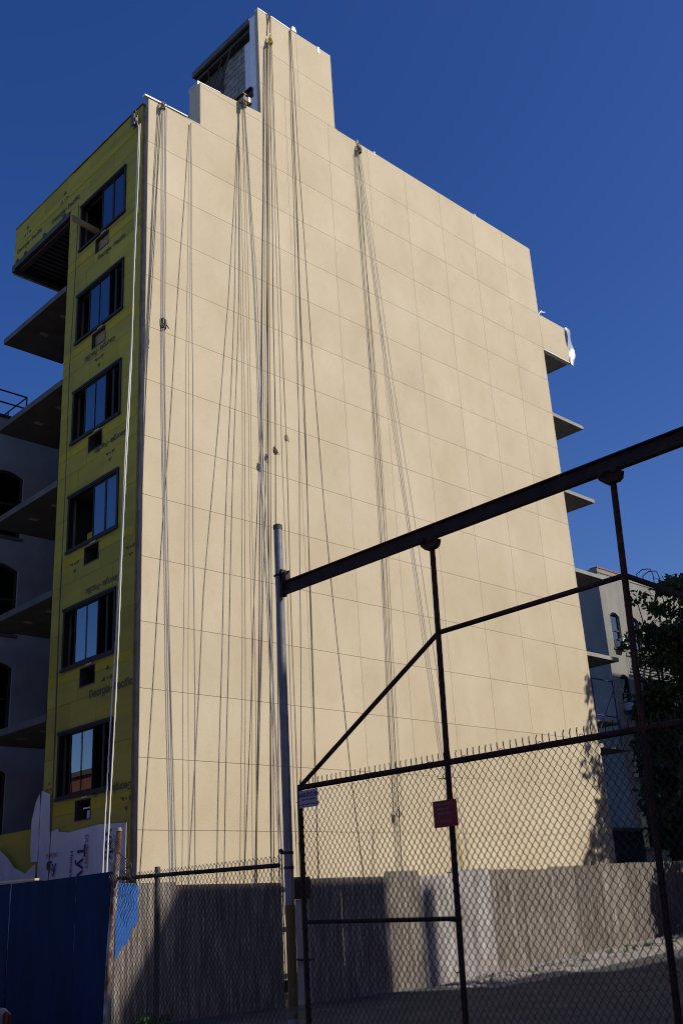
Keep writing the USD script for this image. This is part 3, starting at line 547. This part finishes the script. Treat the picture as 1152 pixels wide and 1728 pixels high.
MB().ext(pt, XZ(FY - 0.013), 0.005).put('blue_paint_patch', 'blue_patch', wf)
wp = thing('white_board', 'pale board standing upright between the steel post and the gate', 'board')
B(1.95, 2.27, FY - 0.06, FY - 0.03, 0.05, 1.86).put('panel', 'plywood_white', wp)
B(1.86, 2.30, FY - 0.10, FY - 0.02, 1.865, 2.26).put('dark_top', 'rust_dark', wp)
MB().tube([(1.9, FY - 0.09, 0.82), (2.1, FY - 0.12, 0.78), (2.32, FY - 0.1, 0.8)], 0.02, 6).put('chain', 'wire', wp)

bf = thing('blue_fence', 'dark blue painted plywood fence in front of the yellow wall', 'fence')
for i in range(12):
    y0 = -2.44 + i * 1.22 ; tl = rng.uniform(-0.012, 0.012)
    MB().ext(Polygon([(y0 + 0.004, 0), (y0 + 1.212, 0), (y0 + 1.205 + tl, 2.42 + rng.uniform(0, 0.03)), (y0 + 0.010 + tl, 2.42 + rng.uniform(0, 0.03))]), YZ(-1.95 + rng.uniform(-0.01, 0.01)), 0.018).put('plywood_sheet', 'blue_paint', bf)
B(-1.985, -1.92, -2.50, -2.442, 0, 2.42).put('end_post', 'concrete_dark', bf)
q = MB()
for z in (0.4, 1.2, 2.0): q.box(-1.9, -1.86, -2.4, 12, z, z + 0.09)
q.put('rail', 'lumber', bf)
MB().bar((-1.9, 0.3, 2.47), (-1.88, 2.2, 2.50), 0.09, 0.04).put('timber', 'lumber', None, label='length of lumber lying on top of the blue fence', cat='timber')

# ------------------------------------------------------------------ chain link
def links(y0, y1, z0, z1, X, w=0.061, h=0.079, r=0.0030, zcurve=None):
    """woven diamond wire: one zigzag wire per half diamond width, hooked over its neighbour"""
    q = MB(); n = int(round((y1 - y0) / (w / 2))); kz = int((z1 - z0) / (h / 2))
    for i in range(n):
        k = np.arange(kz + 1); a = y0 + i * w / 2
        left = (k + i) % 2 == 0
        y = np.where(left, a - 0.002, a + w / 2 + 0.002); z = z0 + k * h / 2; x = X + np.where(left, 0.003, -0.003)
        P = np.stack([x, y, z], 1)
        if zcurve is not None: P = zcurve(P)
        q.tube(P, r, 4, cap=False)
    return q
def spikes(y0, y1, z, X, w=0.061, hh=0.058):
    q = MB()
    for i, y in enumerate(np.arange(y0, y1, w)):
        b = rng.uniform(0.004, 0.014); t = rng.uniform(-0.006, 0.012)
        q.tube([(X, y, z - 0.02), (X - 0.003, y + t * 0.3, z + hh * 0.6), (X - 0.004, y + t - b, z + hh)], 0.0042, 4)
    return q
GX = -5.3
pst = thing('steel_post', 'tall galvanised steel post with yellow painted lower part beside the gate', 'post', (0, 0, 0))
PX, PY = GX, -10.81
def pole(z0, z1, r_, n=24): return MB().tube([(PX, PY + 0.018 * (5.3 - z0) / 5.0, z0), (PX, PY + 0.018 * (5.3 - z1) / 5.0, z1)], r_, n)
pole(-0.1, 5.30, 0.043).put('pipe', 'galvanised', pst, smooth=40)
pole(5.30, 5.345, 0.047).tube([(PX, PY, 5.345), (PX, PY, 5.36)], [0.046, 0.02], 24).put('cap', 'concrete_dark', pst, smooth=40)
pole(0.75, 1.68, 0.0455).put('yellow_sleeve', 'yellow_paint', pst, smooth=40)
for z in (2.0, 2.13): pole(z - 0.012, z + 0.012, 0.048).put('band', 'wire', pst, smooth=40)
a = np.linspace(0, 2 * math.pi, 20)
MB().tube(np.c_[PX + 0.052 * np.cos(a), PY + 0.052 * np.sin(a), 0 * a + 4.80], 0.009, 6, cap=False).put('u_bolt', 'iron', pst, smooth=True)
MB().tube([(PX - 0.03, PY + 0.06, 2.13), (PX - 0.03, PY + 0.085, 2.16)], 0.02, 8).tube([(PX - 0.03, PY + 0.075, 2.13), (PX - 0.03, PY + 0.07, 0.9)], 0.006, 5).put('tie_wire', 'iron', pst)

bt = thing('overhead_track', 'heavy rusty overhead steel track that carries the sliding gate', 'beam', (0, 0, 0))
BX = GX - 0.02
q = MB(); y0, y1 = -10.90, -20.0
q.box(BX - 0.030, BX + 0.030, y1, y0, 4.694, 4.706); q.box(BX - 0.008, BX + 0.008, y1, y0, 4.593, 4.693)
q.box(BX - 0.030, BX + 0.030, y1, y0, 4.580, 4.592)
q.put('track', 'rust_dark', bt)
MB().box(BX - 0.03, BX + 0.03, -10.96, -10.875, 4.712, 4.80).box(BX - 0.03, BX + 0.03, -10.90, -10.868, 4.56, 4.84).put('bracket', 'rust_dark', bt)
MB().tube([(BX, -10.99, 4.80), (BX, -10.86, 4.80)], 0.009, 6).put('bolt', 'iron', bt)
MB().tube([(GX, -19.9, 0), (GX, -19.9, 5.3)], 0.054, 20).put('far_post', 'galvanised', bt, smooth=40)

gt = thing('sliding_gate', 'rusty chain-link sliding gate hung from an overhead track', 'gate', (0, 0, 0))
def pipe(name, p0, p1, r_, mt='rust', n=14): return MB().tube([p0, p1], r_, n).put(name, mt, gt, smooth=40)
VY = [-10.99, -12.80, -14.61, -16.42]
pipe('upright', (GX, VY[0], 0.12), (GX, VY[0], 2.715), 0.024); pipe('upright', (GX, VY[3], 0.12), (GX, VY[3], 2.70), 0.024)
pipe('upright', (GX, -12.74, 0.12), (GX, -12.85, 4.50), 0.024); pipe('upright', (GX, -14.50, 0.12), (GX, -14.68, 4.50), 0.024)
pipe('top_rail', (GX + 0.004, VY[0], 2.69), (GX + 0.004, VY[3], 2.66), 0.025); pipe('bottom_rail', (GX + 0.004, VY[0], 0.15), (GX + 0.004, VY[3], 0.15), 0.022)
pipe('middle_rail', (GX + 0.006, VY[0], 1.53), (GX + 0.006, -12.79, 1.50), 0.018, 'rust_dark')
pipe('brace', (GX + 0.006, VY[0], 2.70), (GX + 0.006, -12.82, 3.75), 0.021); pipe('truss_rail', (GX + 0.006, -12.82, 3.755), (GX + 0.006, -14.65, 3.775), 0.021); pipe('brace', (GX + 0.006, -14.65, 3.775), (GX + 0.006, VY[3], 2.68), 0.021)
for y in (-12.85, -14.68):
    hg = MB()
    hg.ext(Polygon([(y - 0.10, 4.56), (y + 0.10, 4.56), (y + 0.085, 4.53), (y + 0.04, 4.49), (y - 0.055, 4.49), (y - 0.085, 4.51)]), YZ(BX - 0.03), 0.06)
    hg = hg.put('trolley', 'rust', gt)
    for s in (-0.055, 0.055):
        c = trimesh.creation.cylinder(radius=0.030, height=0.02, sections=16); c.apply_transform(trimesh.transformations.rotation_matrix(math.pi / 2, [0, 1, 0])); c.apply_translation([BX - 0.055, y + s, 4.575])
        MB().tm(c).put('wheel', 'rust', hg)
for i in range(3):
    a0, b0 = VY[i + 1], VY[i]
    links(a0, b0, 0.16, 2.66, GX - 0.028).put('chain_link_mesh', 'wire', gt, kind='stuff')
spikes(VY[3] + 0.02, VY[0] - 0.02, 2.70, GX - 0.028).put('wire_end', 'wire', gt, kind='stuff')
tw = MB()
for y in np.arange(VY[3] + 0.1, VY[0], 0.37): 
    a = np.linspace(0, 2 * math.pi, 9); tw.tube(np.c_[GX + 0.032 * np.cos(a) - 0.003, 0 * a + y, 2.68 + 0.032 * np.sin(a)], 0.003, 4, cap=False)
for yb in VY:
    for z in np.arange(0.4, 2.6, 0.36): a = np.linspace(0, 2 * math.pi, 9); tw.tube(np.c_[GX + 0.032 * np.cos(a) - 0.003, yb + (0.06 if yb == -12.80 or yb == -14.61 else 0) + 0.032 * np.sin(a), 0 * a + z], 0.003, 4, cap=False)
tw.put('wire_tie', 'wire', gt, kind='stuff')
# signs on the gate
SX = GX - 0.036
sg = thing('sign', 'small white sign reading AMERICAN at the top left of the gate', 'sign', (0, 0, 0))
B(SX - 0.002, SX, -11.275, -11.018, 2.50, 2.655).put('plate', 'sign_white', sg)
text_on(sg, 'lettering', 'AMERICAN', 0.036, (SX - 0.0024, -11.1465, 2.595), YR, ZU, 'sign_purple', 0.001, True, True)
text_on(sg, 'lettering', 'SECURITY FENCES', 0.016, (SX - 0.0024, -11.1465, 2.562), YR, ZU, 'sign_purple', 0.001, False, True)
text_on(sg, 'lettering', '76-02-484 95-98-002', 0.0165, (SX - 0.0024, -11.1465, 2.520), YR, ZU, 'sign_purple', 0.001, True, True)
sg = thing('sign', 'dark red sign about employee parking wired to a gate upright', 'sign', (0, 0, 0))
B(SX - 0.006, SX - 0.002, -12.895, -12.645, 2.18, 2.385).put('plate', 'sign_red', sg)
for s_, z, h in (('EMPLOYEES', 2.345, 0.024), ('PARK AT', 2.310, 0.022), ('OWN RISK', 2.275, 0.022), ('VYERDUCS', 2.215, 0.021)):
    text_on(sg, 'lettering', s_, h, (SX - 0.0065, -12.755, z), YR, ZU, 'sign_grey', 0.001, False, True)

# left fixed run of chain-link
lf = thing('chain_link_fence', 'low chain-link fence run between the leaning rusty post and the steel post', 'fence', (0, 0, 0))
MB().tube([(GX, -10.66, 2.03), (GX, -7.80, 2.075)], 0.021, 12).put('top_rail', 'wire', lf, smooth=40)
MB().tube([(GX - 0.01, -7.735, 0.0), (GX - 0.01, -7.80, 1.3), (GX - 0.01, -7.935, 2.58)], 0.036, 14).tube([(GX - 0.01, -7.935, 2.58), (GX - 0.01, -7.94, 2.615)], [0.042, 0.02], 14).put('leaning_post', 'old_pipe', lf, smooth=40)
MB().tube([(GX + 0.03, -8.635, 0), (GX + 0.03, -8.64, 2.15)], 0.03, 12).put('line_post', 'concrete_dark', lf, smooth=40)
links(-10.72, -7.84, 0.1, 2.13, GX - 0.03).put('chain_link_mesh', 'wire', lf, kind='stuff')
cl = MB()
for k in range(16):      # torn end of the mesh curling up the leaning post
    t = np.linspace(0, 1, 16); ph = k * 0.4
    y = -7.86 - 0.022 * k - 0.02 * np.sin(24 * t + ph); z = 2.56 - 0.05 * k * 0.4 - (0.55 + 0.01 * k) * t
    y = y - 0.16 * np.sin(math.pi * t) * (k / 16)
    cl.tube(np.c_[GX - 0.06 + 0.03 * np.sin(20 * t + ph), y, z], 0.0028, 4)
cl.put('curled_mesh', 'wire', lf)

# ------------------------------------------------------------------ parked car at the kerb (only its rear corner shows)
car = thing('parked_car', 'silver hatchback with red tail lamp parked at the kerb by the blue fence', 'car', (-7.87, -7.0, 0))
def hull(pts, r_=0.07):
    s = trimesh.creation.icosphere(subdivisions=2, radius=r_).vertices
    return trimesh.convex.convex_hull(np.vstack([s + np.asarray(p) for p in pts]))
body = MB().tm(hull([(sx * 0.78, y, z) for sx in (-1, 1) for (y, z) in ((-1.95, 0.45), (-1.92, 0.90), (1.95, 0.45), (1.9, 0.72), (0.9, 0.9))])); body.put('body', 'car_paint', car, smooth=35)
MB().tm(hull([(sx * 0.70, y, 0.95) for sx in (-1, 1) for y in (-1.85, 0.9)] + [(sx * 0.52, y, 1.42) for sx in (-1, 1) for y in (-1.35, 0.1)], 0.05)).put('cabin', 'car_paint', car, smooth=35)
for sx in (-1, 1):
    MB().add([(sx * 0.748, -1.45, 1.02), (sx * 0.748, 0.65, 1.02), (sx * 0.612, 0.02, 1.36), (sx * 0.612, -1.15, 1.36)], [(0, 1, 2, 3)]).put('side_window', 'car_trim', car)
    MB().tm(hull([(sx * 0.78, -1.98, 0.62), (sx * 0.80, -1.98, 0.90), (sx * 0.79, -1.93, 0.66)], 0.04)).put('tail_lamp', 'car_light', car, smooth=35)
MB().add([(-0.60, -1.90, 1.0), (0.60, -1.90, 1.0), (0.48, -1.43, 1.40), (-0.48, -1.43, 1.40)], [(0, 1, 2, 3)]).put('rear_window', 'car_trim', car)
MB().tm(hull([(-0.78, -2.03, 0.42), (0.78, -2.03, 0.42), (-0.78, -1.97, 0.55), (0.78, -1.97, 0.55)], 0.06)).put('bumper', 'car_paint', car, smooth=35)
for sx in (-1, 1):
    for y in (-1.25, 1.3):
        c = trimesh.creation.cylinder(radius=0.31, height=0.2, sections=24); c.apply_transform(trimesh.transformations.rotation_matrix(math.pi / 2, [0, 1, 0])); c.apply_translation([sx * 0.78, y, 0.31])
        w = MB().tm(c).put('wheel', 'tyre', car, smooth=35)
        c = trimesh.creation.cylinder(radius=0.2, height=0.21, sections=20); c.apply_transform(trimesh.transformations.rotation_matrix(math.pi / 2, [0, 1, 0])); c.apply_translation([sx * 0.785, y, 0.31])
        MB().tm(c).put('rim', 'galvanised', w, smooth=35)

# ------------------------------------------------------------------ neighbours
def arch(x0, x1, z0, z1, rise=0.16, n=8):
    a = np.linspace(0, 1, n + 1)
    return Polygon([(x0, z0), (x1, z0)] + [(x1 + (x0 - x1) * t, z1 - rise + rise * math.sin(math.pi * t)) for t in a])
def sash_window(parent, y, x0, x1, z0, z1, pane='pane_old', frame='trim_dark', curtain=None):
    A = arch(x0, x1, z0, z1); q = MB().ext(A.difference(A.buffer(-0.07)), XZ(y + 0.06), 0.1)
    zm = (z0 + z1) / 2; q.box(x0 + 0.05, x1 - 0.05, y + 0.07, y + 0.14, zm - 0.03, zm + 0.03)
    w = q.put('window', frame, parent)
    MB().ext(sbox(x0 + 0.06, zm + 0.03, x1 - 0.06, z1 - 0.2), XZ(y + 0.10), 0.006).put('pane', pane, w)
    MB().ext(sbox(x0 + 0.06, z0 + 0.07, x1 - 0.06, zm - 0.03), XZ(y + 0.12), 0.006).put('pane', pane, w)
    MB().box(x0 - 0.06, x1 + 0.06, y - 0.05, y + 0.06, z0 - 0.09, z0 - 0.002).put('sill', 'concrete_dark', w)
    if curtain: MB().box(x0 + 0.05, x1 - 0.05, y + 0.2, y + 0.22, z0 + 0.05, z1 - 0.05).put('curtain', curtain, w)
    return w
gb = thing('tenement', 'grey rendered tenement with arched windows behind the tree', 'building', (0, 0, 0))
GY, GX0, GX1, GZ = 7.0, 30.04, 48.0, 16.05
wins = [(x, x + 0.80, z, z + 1.76) for z in (12.45, 9.45, 6.45, 3.45) for x in (30.62, 32.35, 34.2, 36.3, 38.6, 41)]
wall = sbox(GX0, 0, GX1, GZ).difference(unary_union([arch(*w) for w in wins]))
MB().ext(wall, XZ(GY), 0.28).put('front_wall', 'grey_render', gb)
B(GX0, GX0 + 0.28, GY + 0.285, 20, 0, GZ).put('side_wall', 'grey_render', gb)
B(GX0 + 0.3, GX1, GY + 1.6, 20, 0, GZ - 0.1).put('core', 'dark_inside', gb)
MB().box(GX0 - 0.02, GX1, GY - 0.03, 20, GZ, GZ + 0.22).put('parapet', 'grey_render', gb)
for k, x in enumerate(np.arange(GX0 - 0.03, GX0 + 4.0, 0.33)): B(x + 0.006, x + 0.324, GY - 0.06, GY + 0.35, GZ + 0.222, GZ + 0.27 + 0.02 * rng.random()).put('coping_tile', 'red_tile', gb)
B(GX0 + 4.05, GX1, GY - 0.05, GY + 0.35, GZ + 0.222, GZ + 0.262).put('coping', 'concrete_dark', gb)
for k, w in enumerate(wins):
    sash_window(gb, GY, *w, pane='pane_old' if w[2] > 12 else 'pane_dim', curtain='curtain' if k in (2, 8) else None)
def ac_unit(x, z, lab):
    t = thing('air_conditioner', lab, 'air conditioner', (0, 0, 0))
    B(x, x + 0.46, GY - 0.36, GY + 0.15, z, z + 0.36).put('case', 'ac_white', t); B(x + 0.05, x + 0.41, GY - 0.368, GY - 0.361, z + 0.05, z + 0.31).put('grille', 'ac_grill', t)
    B(x, x + 0.46, GY - 0.33, GY - 0.05, z - 0.08, z - 0.004).put('bracket', 'iron', t)
ac_unit(30.84, 12.50, 'white air conditioner in the lit top window of the grey tenement'); ac_unit(30.84, 9.50, 'air conditioner in the shaded window below the lit one')
def fire_escape(zp, lab):
    fe = thing('fire_escape', lab, 'fire escape', (0, 0, 0))
    x0, x1, y0, y1 = 32.1, 36.6, GY - 1.0, GY - 0.02
    for k, y in enumerate(np.arange(y0, y1, 0.16)): B(x0, x1, y, y + 0.05, zp, zp + 0.03).put('platform_slat', 'iron', fe)
    q = MB().bar((x0, y0, zp + 0.95), (x1, y0, zp + 0.95), 0.04, 0.04).bar((x0, y0, zp + 0.95), (x0, y1, zp + 0.95), 0.04, 0.04).bar((x1, y0, zp + 0.95), (x1, y1, zp + 0.95), 0.04, 0.04).bar((x0, y0, zp - 0.03), (x1, y0, zp - 0.03), 0.05, 0.06)
    q.put('railing', 'iron', fe)
    for x in np.arange(x0, x1 + 0.01, 0.19): B(x - 0.009, x + 0.009, y0 - 0.009, y0 + 0.009, zp, zp + 0.93).put('baluster', 'iron', fe)
    s = MB()
    for sx in (0, 0.5): s.bar((x0 + 1.2, y0 + 0.2 + sx, zp), (x0 - 0.3, y0 + 0.2 + sx, zp - 2.95), 0.03, 0.1)
    s.put('stringer', 'iron', fe)
    for k in range(11): t = (k + 0.5) / 11; B(x0 + 1.1 - 1.5 * t, x0 + 1.3 - 1.5 * t, y0 + 0.2, y0 + 0.7, zp - 2.95 * t, zp - 2.95 * t + 0.025).put('tread', 'iron', fe)
    MB().bar((x0 + 0.1, y0, zp - 0.05), (x0 + 0.1, y1, zp - 0.8), 0.03, 0.03).bar((x1 - 0.3, y0, zp - 0.05), (x1 - 0.3, y1, zp - 0.8), 0.03, 0.03).put('brace', 'iron', fe)
fire_escape(12.15, 'black iron fire escape balcony at the top floor of the grey tenement'); fire_escape(9.15, 'black iron fire escape balcony one floor below the top one, in shade')
gl = thing('gooseneck_ladder', 'black gooseneck ladder hooked over the roof edge of the grey tenement', 'ladder', (0, 0, 0))
for x in (34.9, 35.5):
    MB().tube([(x, GY - 0.25, 12.2), (x, GY - 0.25, 16.7), (x, GY - 0.15, 17.05), (x, GY + 0.3, 17.15), (x, GY + 0.65, 17.0), (x, GY + 0.7, 16.2)], 0.028, 7).put('rail', 'iron', gl, smooth=True)
for z in np.arange(12.6, 16.6, 0.33): B(34.9, 35.5, GY - 0.262, GY - 0.238, z, z + 0.024).put('rung', 'iron', gl)

# low rear wall and scaffold between the slabs and the tenement
rw = thing('garage', 'low grey masonry garage wall behind the far end of the plywood fence', 'garage', (0, 0, 0))
B(17.3, 21.4, 1.5, 6, 0, 3.6).put('wall', 'concrete_dark', rw); B(17.25, 21.45, 1.45, 6.05, 3.605, 3.72).put('roof_edge', 'concrete', rw)
sc = thing('scaffold_frame', 'blue steel scaffold frame standing on a far balcony slab', 'scaffold', (0, 0, 0))
for (x, y) in ((17.5, 0.2), (18.75, 0.2), (18.75, 1.1), (17.5, 1.1)): MB().tube([(x, y, 6.13), (x, y, 8.35)], 0.024, 8).put('upright', 'blue_steel', sc)
q = MB()
for y in (0.2, 1.1):
    for z in (7.1, 8.3): q.tube([(17.5, y, z), (18.75, y, z)], 0.02, 8)
q.tube([(17.5, 0.2, 6.5), (18.75, 0.2, 8.0)], 0.016, 8).put('brace', 'blue_steel', sc)
B(17.3, 19.0, 0.25, 1.15, 6.9, 6.95).put('plank', 'wood_block', sc)

nb = thing('row_house', 'pale violet rendered house with arched windows behind the balcony slabs', 'building', (0, 0, 0))
NY = 9.0
wins = [(0.60, 1.66, z, z + 2.10) for z in (12.5, 9.55, 6.65, 3.7, 0.8)] + [(-1.9, -0.95, z, z + 2.05) for z in (12.5, 9.55, 6.65, 3.7, 0.8)]
MB().ext(sbox(-3.2, 0, 3.5, 16.30).difference(unary_union([arch(*w) for w in wins])), XZ(NY), 0.3).put('front_wall', 'violet_render', nb)
B(-3.2, 2.68, NY + 1.5, 20, 0, 16.2).put('core', 'dark_inside', nb); B(2.45, 2.71, NY + 0.304, NY + 1.496, 0, 16.29).put('side_wall', 'violet_render', nb); B(-3.25, 3.5, NY - 0.04, NY + 1.4, 16.302, 16.40).put('coping', 'trim_dark', nb)
for w in wins: sash_window(nb, NY, *w, pane='pane_dim')
rl = thing('roof_railing', 'dark pipe railing on the roof of the pale violet house', 'railing', (0, 0, 0))
q = MB()
for z in (16.85, 17.25): q.tube([(-3, NY + 0.05, z), (1.62, NY + 0.05, z), (1.62, 14, z)], 0.028, 7)
q.put('rail', 'iron', rl)
for (x, y) in ((1.62, NY + 0.05), (0.5, NY + 0.05), (-0.7, NY + 0.05), (-1.9, NY + 0.05), (1.62, 10.3), (1.62, 11.6), (1.62, 13.0)): MB().tube([(x, y, 16.38), (x, y, 17.25)], 0.024, 7).put('post', 'iron', rl)

# houses outside the frame: they throw the shadow over the lot and stand mirrored in the panes
def block(name, label, x0, x1, y0, y1, z, facemat, axis, fx):
    t = thing(name, label, 'building', (0, 0, 0)); B(x0, x1, y0, y1, 0, z).put('wall', facemat, t)
    B(x0 - 0.15, x1 + 0.15, y0 - 0.15, y1 + 0.15, z + 0.002, z + 0.35).put('cornice', 'concrete_dark', t)
    lo, hi = (x0, x1) if axis == 'x' else (y0, y1)
    for zf in np.arange(1.4, z - 1.8, 3.0):
        for c in np.arange(lo + 1.2, hi - 1.2, 2.4):
            if axis == 'x': B(c, c + 0.95, fx - 0.02, fx + 0.03, zf, zf + 1.6).put('window', 'trim_dark', t)
            else: B(fx - 0.03, fx + 0.02, c, c + 0.95, zf, zf + 1.6).put('window', 'trim_dark', t)
    return t
block('brick_house', 'brick row house across the lot, lower left wing', -4.0, 9.78, -34, -22.5, 14.45, 'brick', 'x', -22.5)
t = block('brick_house', 'taller brick apartment house across the lot with a roof hut', 9.8, 19.3, -34, -22.5, 17.55, 'brick', 'x', -22.5)
B(11.4, 16.6, -24.7, -22.6, 17.91, 21.35).put('roof_hut', 'brick', t); B(17.75, 18.05, -22.95, -22.65, 17.91, 21.2).put('chimney', 'brick', t)
block('brick_house', 'brick house across the lot, lower right wing', 19.33, 40.0, -34, -22.5, 16.35, 'brick', 'x', -22.5)
block('brick_house', 'brick house beyond the right edge of the lot', 27.0, 44.0, -14, -6.0, 23.0, 'brick', 'y', 27.0)
block('brick_house', 'brick row across the street mirrored in the lowest window', -42, -27, -60, 60, 11.6, 'brick', 'y', -27)

# ------------------------------------------------------------------ trees and weeds
def leaf_clump(q, c, rad, n, size, seed):
    r_ = np.random.default_rng(seed); V, F = [], []
    for i in range(n):
        d_ = r_.normal(size=3); d_ /= np.linalg.norm(d_); p = c + d_ * rad * r_.uniform(0.25, 1.0) ** 0.6
        a = r_.normal(size=3); a[2] -= 0.5; a /= np.linalg.norm(a); b = np.cross(a, r_.normal(size=3)); b /= np.linalg.norm(b); nn = np.cross(a, b)
        s = size * r_.uniform(0.6, 1.3); k = len(V)
        V += [p, p + a * s * 0.5 + b * s * 0.28 + nn * s * 0.08, p + a * s, p + a * s * 0.5 - b * s * 0.28 + nn * s * 0.08]; F += [(k, k + 1, k + 2), (k, k + 2, k + 3)]
    q.add(V, F)
def tree(name, label, base, h0, centre, rad, nclump, nleaf, size, seed, bounds=None):
    t = thing(name, label, 'tree', (0, 0, 0)); r_ = np.random.default_rng(seed); base = np.asarray(base, float); c = np.asarray(centre, float)
    q = MB(); fork = np.array([base[0], base[1], h0]); q.tube([base, (base + fork) / 2 + [0.08, 0.05, 0], fork], [0.24, 0.19, 0.16], 10)
    lv = MB(); done = 0; k = 0
    while done < nclump and k < 4000:
        k += 1; d_ = r_.normal(size=3); d_ /= np.linalg.norm(d_)
        p = c + d_ * np.asarray(rad) * r_.uniform(0.15, 1.0) ** 0.45
        if bounds and not bounds(p): continue
        rr = r_.uniform(0.28, 0.62); leaf_clump(lv, p, np.array([rr, rr, rr * 0.7]), nleaf, size, seed * 991 + k); done += 1
        if done % 3 == 0:
            mid = (fork + p) / 2 + r_.normal(0, 0.25, 3); q.tube([fork + r_.normal(0, 0.03, 3), mid, p], [0.075, 0.045, 0.015], 6, cap=False)
    q.put('trunk', 'bark', t, smooth=40); lv.put('crown', 'leaf', t)
tree('leafy_tree', 'dark green leafy tree rising behind the right end of the plywood fence', (22.2, -0.6, 0.7), 3.4, (22.2, -0.9, 7.3), (4.7, 1.5, 5.8), 400, 62, 0.22, 21,
     bounds=lambda p: p[0] > (19.75 if p[2] > 8.0 else 19.7 if p[2] > 5.6 else 18.9) and not (p[2] > 10.4 and p[2] - 10.4 > (p[0] - 19.4) * 0.9))
tree('leafy_shrub', 'dense dark shrub hiding the foot of the grey tenement beside the garage wall', (22.4, 0.4, 0.7), 1.8, (22.3, 0.3, 5.0), (2.0, 0.8, 3.2), 130, 60, 0.22, 57, bounds=lambda p: p[0] > 20.9)
tree('leafy_tree', 'low bushy tree inside the lot beyond the right edge of the picture', (18.6, -6.2, 0.5), 2.4, (18.4, -6.1, 4.2), (1.7, 1.3, 1.7), 110, 60, 0.2, 33)
tree('leafy_tree', 'tall leafy tree in the lot beyond the right edge of the picture', (22.6, -6.2, 0.5), 4.0, (22.4, -6.1, 9.2), (3.4, 1.3, 6.0), 190, 55, 0.26, 45,
     bounds=lambda p: p[0] > (20.45 + 0.22 * max(p[2] - 12, 0) if p[2] > 9.5 else 18.95))
wd = MB()
for k in range(26):
    x, y = (rng.uniform(-1.8, -1.0), FY - rng.uniform(0.1, 0.5)) if k < 9 else (rng.uniform(6, 16), FY - rng.uniform(0.1, 1.1))
    leaf_clump(wd, np.array([x, y, float(hgt(x, y)) + 0.10]), np.array([0.09, 0.09, 0.09]), 26, 0.07, 500 + k)
wd.put('weeds', 'leaf_weed', None, label='small green weeds along the foot of the plywood fence', cat='weeds', kind='stuff')
